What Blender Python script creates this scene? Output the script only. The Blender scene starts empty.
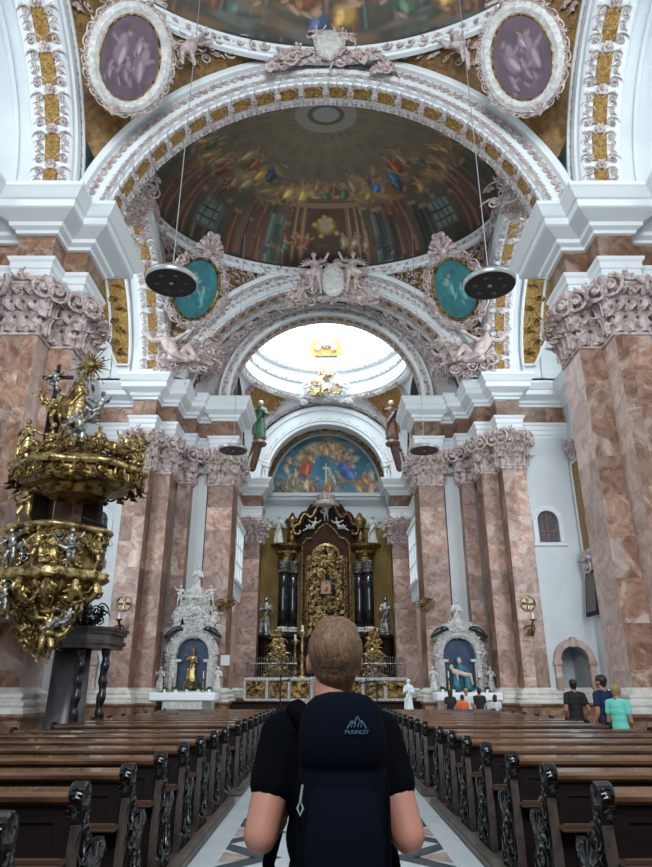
import bpy, math, random
import numpy as np
from mathutils import Vector, Matrix, Euler
from math import pi, sin, cos, sqrt, atan2, radians, exp

random.seed(11)
rng = np.random.default_rng(5)
S = bpy.context.scene
COL = S.collection

# ------------------------------------------------------------------ materials
def mat(name, col=(.8, .8, .8), rough=.6, metal=0.0, col2=None, scale=4.0, detail=4.0, dist=0.6, lo=.38, hi=.62,
        bump=0.0, bscale=30.0, emit=None, estr=0.0, attr=None, col3=None, scale3=1.0, coat=0.0, spec=.5, stretch=None):
    m = bpy.data.materials.new(name)
    m.use_nodes = True
    nt = m.node_tree
    nt.nodes.clear()
    N = nt.nodes.new
    L = nt.links.new
    out = N('ShaderNodeOutputMaterial')
    b = N('ShaderNodeBsdfPrincipled')
    L(b.outputs[0], out.inputs[0])
    b.inputs['Roughness'].default_value = rough
    b.inputs['Metallic'].default_value = metal
    b.inputs['Coat Weight'].default_value = coat
    b.inputs['Specular IOR Level'].default_value = spec
    c = (*col, 1)
    b.inputs['Base Color'].default_value = c
    tc0 = N('ShaderNodeTexCoord')
    tc = N('ShaderNodeMapping')
    if stretch: tc.inputs['Scale'].default_value = stretch
    L(tc0.outputs['Object'], tc.inputs['Vector'])
    src = None
    if attr:
        a = N('ShaderNodeAttribute')
        a.attribute_name = attr
        src = a.outputs['Color']
    if col2 is not None:
        no = N('ShaderNodeTexNoise')
        no.inputs['Scale'].default_value = scale
        no.inputs['Detail'].default_value = detail
        no.inputs['Distortion'].default_value = dist
        L(tc.outputs['Vector'], no.inputs['Vector'])
        mr = N('ShaderNodeMapRange')
        mr.inputs['From Min'].default_value = lo
        mr.inputs['From Max'].default_value = hi
        L(no.outputs['Fac'], mr.inputs['Value'])
        mx = N('ShaderNodeMix')
        mx.data_type = 'RGBA'
        L(mr.outputs['Result'], mx.inputs['Factor'])
        mx.inputs['A'].default_value = c
        if src:
            L(src, mx.inputs['A'])
        mx.inputs['B'].default_value = (*col2, 1)
        src = mx.outputs['Result']
    if col3 is not None:
        no = N('ShaderNodeTexNoise')
        no.inputs['Scale'].default_value = scale3
        no.inputs['Detail'].default_value = 3
        no.inputs['Distortion'].default_value = 2.0
        L(tc.outputs['Vector'], no.inputs['Vector'])
        mr = N('ShaderNodeMapRange')
        mr.inputs['From Min'].default_value = .5
        mr.inputs['From Max'].default_value = .66
        L(no.outputs['Fac'], mr.inputs['Value'])
        mx = N('ShaderNodeMix')
        mx.data_type = 'RGBA'
        L(mr.outputs['Result'], mx.inputs['Factor'])
        L(src, mx.inputs['A'])
        mx.inputs['B'].default_value = (*col3, 1)
        src = mx.outputs['Result']
    if src:
        L(src, b.inputs['Base Color'])
    if bump > 0:
        nb = N('ShaderNodeTexNoise')
        nb.inputs['Scale'].default_value = bscale
        nb.inputs['Detail'].default_value = 3
        L(tc.outputs['Vector'], nb.inputs['Vector'])
        bp = N('ShaderNodeBump')
        bp.inputs['Strength'].default_value = bump
        bp.inputs['Distance'].default_value = .05
        L(nb.outputs['Fac'], bp.inputs['Height'])
        L(bp.outputs[0], b.inputs['Normal'])
    if emit:
        b.inputs['Emission Color'].default_value = (*emit, 1)
        b.inputs['Emission Strength'].default_value = estr
    return m

def marble(name, c1, c2, c3, rough=.42, block=(1.4, .95), dark=.72, seed=0.0):
    """polished breccia cut in blocks: every block has its own tone, veins run through it"""
    m = bpy.data.materials.new(name)
    m.use_nodes = True
    nt = m.node_tree
    nt.nodes.clear()
    N = nt.nodes.new
    L = nt.links.new
    out = N('ShaderNodeOutputMaterial')
    b = N('ShaderNodeBsdfPrincipled')
    L(b.outputs[0], out.inputs[0])
    b.inputs['Roughness'].default_value = rough
    tc = N('ShaderNodeTexCoord')
    sp = N('ShaderNodeSeparateXYZ')
    L(tc.outputs['Object'], sp.inputs[0])
    # block id from height (floor(z/h)) and a little from x,y
    dv = N('ShaderNodeMath'); dv.operation = 'DIVIDE'; dv.inputs[1].default_value = block[1]
    L(sp.outputs['Z'], dv.inputs[0])
    fl = N('ShaderNodeMath'); fl.operation = 'FLOOR'
    L(dv.outputs[0], fl.inputs[0])
    xd = N('ShaderNodeMath'); xd.operation = 'MULTIPLY'; xd.inputs[1].default_value = .55
    L(sp.outputs['X'], xd.inputs[0])
    xf = N('ShaderNodeMath'); xf.operation = 'FLOOR'
    L(xd.outputs[0], xf.inputs[0])
    cb = N('ShaderNodeCombineXYZ')
    L(fl.outputs[0], cb.inputs[2]); L(xf.outputs[0], cb.inputs[0]); cb.inputs[1].default_value = seed
    wn = N('ShaderNodeTexWhiteNoise')
    L(cb.outputs[0], wn.inputs['Vector'])
    # offset veins per block
    va = N('ShaderNodeVectorMath'); va.operation = 'MULTIPLY_ADD'
    L(wn.outputs['Color'], va.inputs[0]); va.inputs[1].default_value = (9, 9, 9)
    L(tc.outputs['Object'], va.inputs[2])
    n1 = N('ShaderNodeTexNoise'); n1.inputs['Scale'].default_value = 1.6; n1.inputs['Detail'].default_value = 9
    n1.inputs['Distortion'].default_value = 1.8; n1.inputs['Roughness'].default_value = .68
    L(va.outputs[0], n1.inputs['Vector'])
    r1 = N('ShaderNodeMapRange'); r1.inputs['From Min'].default_value = .42; r1.inputs['From Max'].default_value = .60
    L(n1.outputs['Fac'], r1.inputs['Value'])
    m1 = N('ShaderNodeMix'); m1.data_type = 'RGBA'
    m1.inputs['A'].default_value = (*c1, 1); m1.inputs['B'].default_value = (*c2, 1)
    L(r1.outputs['Result'], m1.inputs['Factor'])
    n2 = N('ShaderNodeTexNoise'); n2.inputs['Scale'].default_value = 1.1; n2.inputs['Detail'].default_value = 12; n2.inputs['Roughness'].default_value = .74
    n2.inputs['Distortion'].default_value = 1.0
    L(va.outputs[0], n2.inputs['Vector'])
    r2 = N('ShaderNodeMapRange'); r2.inputs['From Min'].default_value = .50; r2.inputs['From Max'].default_value = .62
    L(n2.outputs['Fac'], r2.inputs['Value'])
    m2 = N('ShaderNodeMix'); m2.data_type = 'RGBA'
    L(m1.outputs['Result'], m2.inputs['A']); m2.inputs['B'].default_value = (*c3, 1)
    L(r2.outputs['Result'], m2.inputs['Factor'])
    # tone of block
    r3 = N('ShaderNodeMapRange'); r3.inputs['To Min'].default_value = dark; r3.inputs['To Max'].default_value = 1.18
    L(wn.outputs['Value'], r3.inputs['Value'])
    m3 = N('ShaderNodeVectorMath'); m3.operation = 'SCALE'
    L(m2.outputs['Result'], m3.inputs[0]); L(r3.outputs['Result'], m3.inputs['Scale'])
    L(m3.outputs[0], b.inputs['Base Color'])
    return m

M = {}
M['white'] = mat('white plaster', (.67, .705, .72), .6, col2=(.61, .65, .67), scale=.8, detail=3)
M['trim'] = mat('white moulding', (.72, .755, .77), .5)
M['stucco'] = mat('rose stucco', (.63, .53, .50), .6, col2=(.34, .25, .23), scale=6, bump=.6, bscale=14)
M['stucco_white'] = mat('white stucco', (.66, .65, .63), .6, col2=(.46, .44, .42), scale=8, bump=.4, bscale=14)
M['rose_band'] = mat('rose band', (.55, .44, .44), .6, col2=(.42, .33, .33), scale=9, bump=.6, bscale=20)
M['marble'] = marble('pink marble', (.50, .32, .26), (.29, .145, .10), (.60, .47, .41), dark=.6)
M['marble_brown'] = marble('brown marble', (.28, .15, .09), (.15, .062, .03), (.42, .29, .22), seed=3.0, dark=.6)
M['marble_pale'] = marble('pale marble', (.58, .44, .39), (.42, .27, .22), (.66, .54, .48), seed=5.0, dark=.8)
M['marble_shade'] = marble('shaded pink marble', (.42, .25, .18), (.22, .10, .055), (.60, .47, .41), seed=7.0, dark=.65)  # darker copy of the pink marble, shade put into the colour
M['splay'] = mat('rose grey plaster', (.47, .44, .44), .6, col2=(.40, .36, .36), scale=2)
M['stone'] = mat('base stone', (.62, .56, .50), .5, col2=(.40, .34, .30), scale=3, detail=6)
M['stone_pale'] = mat('pale base stone', (.72, .70, .66), .5, col2=(.56, .52, .48), scale=3, detail=6)
M['ochre'] = mat('ochre ground', (.26, .14, .025), .5, col2=(.13, .06, .012), scale=6, detail=5, bump=.5, bscale=16)
M['ochre_wall'] = mat('ochre wall', (.36, .23, .03), .55, col2=(.25, .15, .02), scale=1.2)
M['gold_panel'] = mat('gold panel', (.42, .25, .06), .45, .3, col2=(.20, .10, .022), scale=12, bump=.9, bscale=22)
M['gold'] = mat('gold leaf', (.66, .49, .22), .33, .85, col2=(.12, .07, .025), scale=7, bump=.3, bscale=18)
M['gold_dark'] = mat('aged gold', (.36, .24, .085), .38, .8, col2=(.055, .03, .01), scale=6, bump=.3, bscale=16)
M['silver'] = mat('silver leaf', (.50, .49, .46), .36, .65, col2=(.07, .06, .05), scale=9)
M['dark_wood'] = mat('dark brown wood', (.024, .011, .006), .55, col2=(.010, .005, .003), scale=8, spec=.15)
M['red_wood'] = mat('reddish altar wood', (.065, .025, .013), .6, col2=(.025, .010, .006), scale=6, spec=.15)
M['black_marble'] = mat('black marble', (.018, .02, .024), .13, col2=(.05, .06, .07), scale=3, detail=8, lo=.55, hi=.75)
M['grey_stone'] = mat('grey dark stone', (.115, .115, .12), .35, col2=(.05, .05, .055), scale=2)
M['brown_stone'] = mat('brown polished stone', (.10, .075, .06), .4, col2=(.045, .032, .025), scale=4, detail=6)
M['black'] = mat('black carved metal', (.012, .012, .014), .25)
M['lamp_black'] = mat('lamp black', (.012, .012, .013), .45)
M['lamp_rim'] = mat('lamp rim', (.40, .42, .42), .3, .5)
M['wire'] = mat('steel wire', (.32, .33, .34), .4, .3)
M['glass_dark'] = mat('leaded glass', (.05, .08, .10), .15, col2=(.14, .17, .20), scale=14)
M['red_lead'] = mat('red window bar', (.30, .08, .06), .5)
M['lit_glass'] = mat('daylit glass', (.8, .9, .95), .3, emit=(.86, .95, 1.0), estr=1.3)
M['oriel_glass'] = mat('oriel glass', (.55, .66, .70), .12, emit=(.8, .92, 1.0), estr=.35)
M['white_cloth'] = mat('white cloth', (.82, .84, .86), .8)
M['paper'] = mat('paper', (.85, .86, .88), .8)
M['green_leaf'] = mat('green leaves', (.05, .16, .06), .6, col2=(.02, .08, .03), scale=20)
M['candle'] = mat('candle wax', (.85, .82, .74), .5)
M['green_paint'] = mat('green robe', (.015, .13, .075), .5, col2=(.05, .03, .02), scale=8)
M['teal_paint'] = mat('teal robe', (.03, .20, .26), .5, col2=(.02, .10, .16), scale=8)
M['brown_paint'] = mat('brown robe', (.15, .075, .05), .5, col2=(.06, .03, .02), scale=8)
M['flesh_paint'] = mat('painted flesh', (.62, .46, .36), .5)
M['marble_white'] = mat('white figure stone', (.72, .80, .78), .4)
M['blue_niche'] = mat('blue niche', (.015, .035, .075), .5, col2=(.03, .06, .12), scale=5)
M['floor'] = mat('church floor', (.30, .29, .28), .4, col2=(.22, .21, .205), scale=1.5)
M['tile_white'] = mat('white floor marble', (.58, .63, .64), .28, col2=(.50, .55, .565), scale=2.2, detail=7)
M['tile_dark'] = mat('slate blue tile', (.035, .05, .066), .3)
M['tile_pink'] = mat('pink tile', (.50, .36, .31), .3, col2=(.30, .22, .19), scale=6, detail=6)
M['kerb'] = mat('platform wood', (.13, .105, .09), .45, col2=(.07, .055, .045), scale=5)
M['skin'] = mat('skin', (.36, .165, .115), .5, col2=(.40, .165, .11), scale=9)
M['hair'] = mat('reddish blond hair', (.20, .105, .05), .55, col2=(.065, .03, .014), scale=1.6, bump=.35, bscale=3, stretch=(60, 60, 9), lo=.3, hi=.7)
M['hair_dark'] = mat('dark hair', (.015, .01, .008), .5)
M['hair_blond'] = mat('blond hair', (.32, .20, .09), .5)
M['tee_black'] = mat('black cotton', (.0020, .0026, .004), 1.0, spec=.04)
M['navy_pack'] = mat('navy pack fabric', (.0018, .0030, .0068), .95, bump=.15, bscale=300, spec=.06)
M['pack_web'] = mat('black webbing', (.002, .0025, .0035), 1.0, spec=.04)
M['logo'] = mat('pale blue print', (.06, .11, .16), .7)
M['zip'] = mat('zip metal', (.5, .52, .55), .3, .8)
M['cloth_navy'] = mat('navy shirt', (.006, .016, .06), .8)
M['cloth_mint'] = mat('mint shirt', (.16, .62, .50), .8)
M['cloth_grey'] = mat('dark trousers', (.02, .02, .024), .8)
M['cloth_orange'] = mat('orange shirt', (.75, .12, .03), .8)
M['cloth_white'] = mat('white shirt', (.6, .6, .6), .8)
M['cloth_black'] = mat('black shirt', (.012, .012, .012), .8)
M['paint'] = mat('fresco paint', (.5, .4, .3), .75, attr='Col')

def wood_mat():
    m = bpy.data.materials.new('pew wood')
    m.use_nodes = True
    nt = m.node_tree
    b = nt.nodes['Principled BSDF']
    N = nt.nodes.new
    L = nt.links.new
    tc = N('ShaderNodeTexCoord')
    mp = N('ShaderNodeMapping'); mp.inputs['Scale'].default_value = (.7, 14, 14)
    L(tc.outputs['Object'], mp.inputs[0])
    n = N('ShaderNodeTexNoise'); n.inputs['Scale'].default_value = 2.2; n.inputs['Detail'].default_value = 5
    L(mp.outputs[0], n.inputs['Vector'])
    r = N('ShaderNodeValToRGB')
    r.color_ramp.elements[0].position = .35; r.color_ramp.elements[0].color = (.004, .002, .0015, 1)
    r.color_ramp.elements[1].position = .7; r.color_ramp.elements[1].color = (.011, .005, .003, 1)
    L(n.outputs['Fac'], r.inputs[0])
    L(r.outputs[0], b.inputs['Base Color'])
    b.inputs['Roughness'].default_value = .5
    b.inputs['Specular IOR Level'].default_value = .25
    return m
M['pew'] = wood_mat()
M['pew_rail'] = mat('worn rail wood', (.17, .085, .045), .24, col2=(.05, .022, .012), scale=1.2, detail=8, coat=.5, stretch=(1, 6, 6))
M['pew_carved'] = mat('black carved wood', (.005, .004, .0038), .22, coat=.2)
M['pew_shelf'] = mat('lighter shelf wood', (.055, .025, .013), .45)
M['pew_edge'] = mat('worn panel edge wood', (.06, .042, .034), .45, col2=(.025, .016, .012), scale=9)

# ------------------------------------------------------------------ mesh builder
class MB:
    def __init__(s):
        s.V = []; s.Q = []; s.T = []; s.NG = []; s.n = 0
    def add(s, V, Q=None, T=None, NG=None, mi=0, X=None):
        V = np.asarray(V, float)
        if X is not None:
            A = np.array(X)
            V = V @ A[:3, :3].T + A[:3, 3]
        s.V.append(V)
        if Q is not None and len(Q):
            s.Q.append((np.asarray(Q, int) + s.n, mi))
        if T is not None and len(T):
            s.T.append((np.asarray(T, int) + s.n, mi))
        if NG:
            for g in NG:
                s.NG.append(([i + s.n for i in g], mi))
        s.n += len(V)
        return s
    def tpl(s, t, X=None, mi=0):
        return s.add(t[0], t[1], t[2], mi=mi, X=X)
    def box(s, x0, x1, y0, y1, z0, z1, mi=0, X=None):
        V = [(x, y, z) for z in (z0, z1) for y in (y0, y1) for x in (x0, x1)]
        return s.add(V, [(0, 2, 3, 1), (4, 5, 7, 6), (0, 1, 5, 4), (2, 6, 7, 3), (0, 4, 6, 2), (1, 3, 7, 5)], mi=mi, X=X)
    def bbox(s, x0, x1, y0, y1, z0, z1, b=.02, mi=0, X=None):
        """box with its vertical and horizontal edges chamfered"""
        V = []
        for z, k in ((z0, b), (z0 + b, 0), (z1 - b, 0), (z1, b)):
            c = b
            xs0, xs1, ys0, ys1 = x0 + k, x1 - k, y0 + k, y1 - k
            V += [(xs0 + c, ys0, z), (xs1 - c, ys0, z), (xs1, ys0 + c, z), (xs1, ys1 - c, z), (xs1 - c, ys1, z), (xs0 + c, ys1, z), (xs0, ys1 - c, z), (xs0, ys0 + c, z)]
        Q = [(r * 8 + i, r * 8 + (i + 1) % 8, r * 8 + 8 + (i + 1) % 8, r * 8 + 8 + i) for r in range(3) for i in range(8)]
        return s.add(V, Q, NG=[list(range(7, -1, -1)), list(range(24, 32))], mi=mi, X=X)
    def lathe(s, prof, n=20, mi=0, X=None, cap=True, sx=1, sy=1):
        k = len(prof)
        a = np.arange(n) * 2 * pi / n
        V = np.concatenate([np.stack([r * np.cos(a) * sx, r * np.sin(a) * sy, np.full(n, z)], 1) for r, z in prof])
        Q = [(j * n + i, j * n + (i + 1) % n, (j + 1) * n + (i + 1) % n, (j + 1) * n + i) for j in range(k - 1) for i in range(n)]
        NG = [list(range(n - 1, -1, -1)), list(range((k - 1) * n, k * n))] if cap else None
        return s.add(V, Q, NG=NG, mi=mi, X=X)
    def tube(s, pts, r, n=6, mi=0, X=None, closed=False):
        P = np.asarray(pts, float)
        k = len(P)
        R = np.full(k, r) if np.isscalar(r) else np.asarray(r, float)
        Tn = np.gradient(P, axis=0) if not closed else (np.roll(P, -1, 0) - np.roll(P, 1, 0))
        Tn /= np.linalg.norm(Tn, axis=1)[:, None] + 1e-9
        up = np.array([0, 0, 1.]) if abs(Tn[:, 2]).mean() < .9 else np.array([0, 1., 0])
        V = []
        b = None
        for i in range(k):
            if b is None:
                b = np.cross(Tn[i], up)
                if np.linalg.norm(b) < 1e-3: b = np.cross(Tn[i], [1., 0, 0])
            b = b - Tn[i] * (b @ Tn[i])
            b /= np.linalg.norm(b) + 1e-9
            c = np.cross(Tn[i], b)
            for j in range(n):
                a = 2 * pi * j / n
                V.append(P[i] + R[i] * (cos(a) * b + sin(a) * c))
        kk = k if closed else k - 1
        Q = [(i * n + j, i * n + (j + 1) % n, ((i + 1) % k) * n + (j + 1) % n, ((i + 1) % k) * n + j) for i in range(kk) for j in range(n)]
        NG = None if closed else [list(range(n - 1, -1, -1)), list(range((k - 1) * n, k * n))]
        return s.add(V, Q, NG=NG, mi=mi, X=X)
    def grid(s, A, mi=0, X=None, wrap=False):
        """A: (m,n,3)"""
        A = np.asarray(A, float)
        m, n = A.shape[:2]
        i, j = np.meshgrid(np.arange(m - 1), np.arange(n if wrap else n - 1), indexing='ij')
        j2 = (j + 1) % n
        Q = np.stack([i * n + j, i * n + j2, (i + 1) * n + j2, (i + 1) * n + j], -1).reshape(-1, 4)
        return s.add(A.reshape(-1, 3), Q, mi=mi, X=X)
    def ball(s, c, r, n=8, m=6, mi=0, X=None, R=None):
        r = np.array([r, r, r]) if np.isscalar(r) else np.array(r)
        V = [(0, 0, -1)]
        for j in range(1, m):
            ph = -pi / 2 + pi * j / m
            V += [(cos(ph) * cos(2 * pi * i / n), cos(ph) * sin(2 * pi * i / n), sin(ph)) for i in range(n)]
        V.append((0, 0, 1))
        V = np.array(V) * r
        if R is not None: V = V @ np.array(R).T
        V = V + np.array(c)
        Q = [(1 + j * n + i, 1 + j * n + (i + 1) % n, 1 + (j + 1) * n + (i + 1) % n, 1 + (j + 1) * n + i) for j in range(m - 2) for i in range(n)]
        l = len(V) - 1
        T = [(0, 1 + (i + 1) % n, 1 + i) for i in range(n)] + [(l, l - n + i, l - n + (i + 1) % n) for i in range(n)]
        return s.add(V, Q, T, mi=mi, X=X)
    def cap(s, p, q, r0, r1, n=10, mi=0):
        """tapered capsule"""
        p = np.array(p, float); q = np.array(q, float)
        d = q - p; l = np.linalg.norm(d) + 1e-9; d /= l
        P = []; R = []
        for k in range(4):
            a = -pi / 2 + (k + .25) * pi / 2 / 4.0
            P.append(p + d * r0 * sin(a)); R.append(r0 * cos(a))
        for t in (0, .33, .66, 1):
            P.append(p + d * l * t); R.append(r0 + (r1 - r0) * t)
        for k in range(4):
            a = (k + .75) * pi / 2 / 4.0
            P.append(q + d * r1 * sin(a)); R.append(r1 * cos(a))
        return s.tube(P, R, n, mi=mi)
    def prism(s, poly, h0, h1, axis='x', mi=0, X=None):
        """polygon in the two other axes, extruded along axis"""
        k = len(poly)
        def pt(a, b, h):
            return {'x': (h, a, b), 'y': (a, h, b), 'z': (a, b, h)}[axis]
        V = [pt(a, b, h0) for a, b in poly] + [pt(a, b, h1) for a, b in poly]
        Q = [(i, (i + 1) % k, k + (i + 1) % k, k + i) for i in range(k)]
        return s.add(V, Q, NG=[list(range(k - 1, -1, -1)), list(range(k, 2 * k))], mi=mi, X=X)
    def data(s, name, mats, smooth=False, fix=True):
        me = bpy.data.meshes.new(name)
        V = np.concatenate(s.V) if s.V else np.zeros((0, 3))
        loops = []; starts = []; mis = []
        pos = 0
        for arrs, w in ((s.Q, 4), (s.T, 3)):
            for f, mi in arrs:
                loops.append(f.ravel()); starts.append(pos + np.arange(len(f)) * w); mis.append(np.full(len(f), mi)); pos += f.size
        for g, mi in s.NG:
            loops.append(np.array(g)); starts.append(np.array([pos])); mis.append(np.array([mi])); pos += len(g)
        loops = np.concatenate(loops); starts = np.concatenate(starts); mis = np.concatenate(mis)
        me.vertices.add(len(V)); me.vertices.foreach_set('co', V.astype(np.float32).ravel())
        me.loops.add(len(loops)); me.loops.foreach_set('vertex_index', loops.astype(np.int32))
        me.polygons.add(len(starts)); me.polygons.foreach_set('loop_start', starts.astype(np.int32))
        me.polygons.foreach_set('material_index', mis.astype(np.int32))
        me.polygons.foreach_set('use_smooth', np.full(len(starts), bool(smooth)))
        me.update(calc_edges=True)
        me.validate()
        if fix and len(V) < 60000:
            import bmesh
            bm = bmesh.new(); bm.from_mesh(me)
            bmesh.ops.recalc_face_normals(bm, faces=bm.faces)
            bm.to_mesh(me); bm.free()
        for m in (mats if isinstance(mats, (list, tuple)) else [mats]):
            me.materials.append(M[m] if isinstance(m, str) else m)
        return me
    def build(s, name, mats, parent=None, smooth=False, fix=True, label=None):
        o = bpy.data.objects.new(name, s.data(name, mats, smooth, fix))
        COL.objects.link(o)
        if parent is not None:
            o.parent = parent
            o.matrix_parent_inverse = Matrix.Identity(4)
            pm = wmat(parent)
            if s.__dict__.get('world', True):
                o.matrix_parent_inverse = pm.inverted()
        if label: o['label'] = label
        return o

def wmat(o):
    m = o.matrix_basis.copy()
    if o.parent is not None:
        m = wmat(o.parent) @ o.matrix_parent_inverse @ m
    return m

def tag(o, label, cat, group=None, kind=None):
    o['label'] = label; o['category'] = cat
    if group: o['group'] = group
    if kind: o['kind'] = kind
    return o

def thing(name, loc, label, cat, group=None, rz=0.0):
    o = bpy.data.objects.new(name, None)
    COL.objects.link(o)
    o.location = loc; o.rotation_euler = (0, 0, rz)
    o.empty_display_size = .1
    tag(o, label, cat, group)
    return o

def struct(o):
    o['kind'] = 'structure'
    return o

def copy_tree(o, parent=None):
    c = o.copy(); COL.objects.link(c)
    c.parent = parent
    if parent is not None:
        c.matrix_parent_inverse = o.matrix_parent_inverse
    for ch in [x for x in COL.objects if x.parent == o]:
        copy_tree(ch, c)
    return c

def frame(p, z, y=None, s=1.0):
    """matrix: local Z -> z (up of ornament), local Y -> y (facing out)."""
    z = Vector(z).normalized(); y = Vector(y).normalized()
    x = y.cross(z).normalized(); y = z.cross(x).normalized()
    sx, sy, sz = (s, s, s) if np.isscalar(s) else s
    m = Matrix(((x.x * sx, y.x * sy, z.x * sz, p[0]), (x.y * sx, y.y * sy, z.y * sz, p[1]), (x.z * sx, y.z * sy, z.z * sz, p[2]), (0, 0, 0, 1)))
    return m

# ------------------------------------------------------------------ ornament templates (unit size, facing +Y, up +Z)
def as_tpl(b):
    V = np.concatenate(b.V)
    Q = np.concatenate([q for q, _ in b.Q]) if b.Q else np.zeros((0, 4), int)
    T = [t for t, _ in b.T]
    for g, _ in b.NG:
        T.append(np.array([(g[0], g[i], g[i + 1]) for i in range(1, len(g) - 1)]))
    T = np.concatenate(T) if T else np.zeros((0, 3), int)
    return (V, Q, T)

def t_scroll(turns=1.4, mirror=False, tail=True, n=5):
    pts = []; R = []
    k = 16
    for i in range(k):
        t = i / (k - 1)
        a = t * turns * 2 * pi
        r = .42 * (1 - t) ** .8 + .07
        x = r * cos(a + pi / 2); z = r * sin(a + pi / 2)
        pts.append((x, .08 + .14 * t, z)); R.append(.085 * (1 - .35 * t))
    if tail:
        pre = [(1.05, .02, -.1), (.8, .04, .22), (.42, .06, .42)]
        pts = pre + pts; R = [.03, .07, .085] + R
    b = MB(); b.tube(pts, R, n)
    b.ball((0, .2, 0), .13, 6, 4)
    V, Q, T = as_tpl(b)
    if mirror: V = V * np.array([-1, 1, 1])
    return (V, Q, T)

def t_leaf():
    A = []
    for i in range(14):
        t = i / 13
        w = .34 * (sin(pi * (t * .86 + .1)) ** .6) * (1 + .42 * sin(t * 19))
        y = .05 + .08 * t + .42 * max(0, t - .45) ** 1.5 * 2
        z = t - .55 * max(0, t - .72) ** 1.2 * 2.2
        row = []
        for j in range(5):
            u = (j - 2) / 2
            row.append((u * w, y + .07 * (1 - abs(u)) - .04 * u * u, z - .08 * abs(u) * (1 if i else 0)))
        A.append(row)
    b = MB(); b.grid(A)
    A2 = np.array(A); A2[:, :, 1] -= .05
    b.grid(A2)
    b.tube([(0, .16 + .02, .05), (0, .2, .5), (0, .32, .78)], [.03, .03, .02], 4)
    return as_tpl(b)

def t_rosette(p=6):
    b = MB()
    for i in range(p):
        a = 2 * pi * i / p
        b.ball((.3 * cos(a), .1, .3 * sin(a)), (.2, .1, .2), 6, 4)
    b.ball((0, .18, 0), .16, 6, 4)
    return as_tpl(b)

def t_shell(n=7):
    b = MB()
    for i in range(n):
        a = pi * (i + .5) / n
        b.tube([(0, .1, 0), (.28 * cos(a), .18, .28 * sin(a)), (.55 * cos(a), .1, .55 * sin(a))], [.03, .07, .11], 5)
    b.ball((0, .15, 0), .14, 6, 4)
    return as_tpl(b)

def t_spray():
    """irregular sprig of foliage"""
    b = MB()
    r = random.Random(3)
    for i in range(6):
        a = r.uniform(.1, pi - .1); l = r.uniform(.4, .9)
        mx, mz = .5 * l * cos(a), .5 * l * sin(a)
        b.tube([(0, .05, 0), (mx, .2, mz), (l * cos(a + .4), .12, l * sin(a + .4))], [.04, .11, .03], 5)
    return as_tpl(b)

TP = dict(scroll=t_scroll(), scroll_m=t_scroll(mirror=True), volute=t_scroll(1.6, tail=False), leaf=t_leaf(),
          rosette=t_rosette(), shell=t_shell(), spray=t_spray())

def remeshed(b, name, mats, voxel, smooth_it=2, smooth=True):
    """union of overlapping closed pieces into one continuous skin"""
    me0 = b.data(name + '_raw', mats)
    o = bpy.data.objects.new('tmp', me0); COL.objects.link(o)
    r = o.modifiers.new('r', 'REMESH'); r.mode = 'VOXEL'; r.voxel_size = voxel
    if smooth_it:
        sm = o.modifiers.new('s', 'SMOOTH'); sm.factor = .5; sm.iterations = smooth_it
    dg = bpy.context.evaluated_depsgraph_get()
    dg.update()
    me = bpy.data.meshes.new_from_object(o.evaluated_get(dg))
    me.name = name
    bpy.data.objects.remove(o); bpy.data.meshes.remove(me0)
    me.polygons.foreach_set('use_smooth', np.full(len(me.polygons), smooth))
    me.materials.clear()
    for m in (mats if isinstance(mats, (list, tuple)) else [mats]):
        me.materials.append(M[m])
    return me

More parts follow.
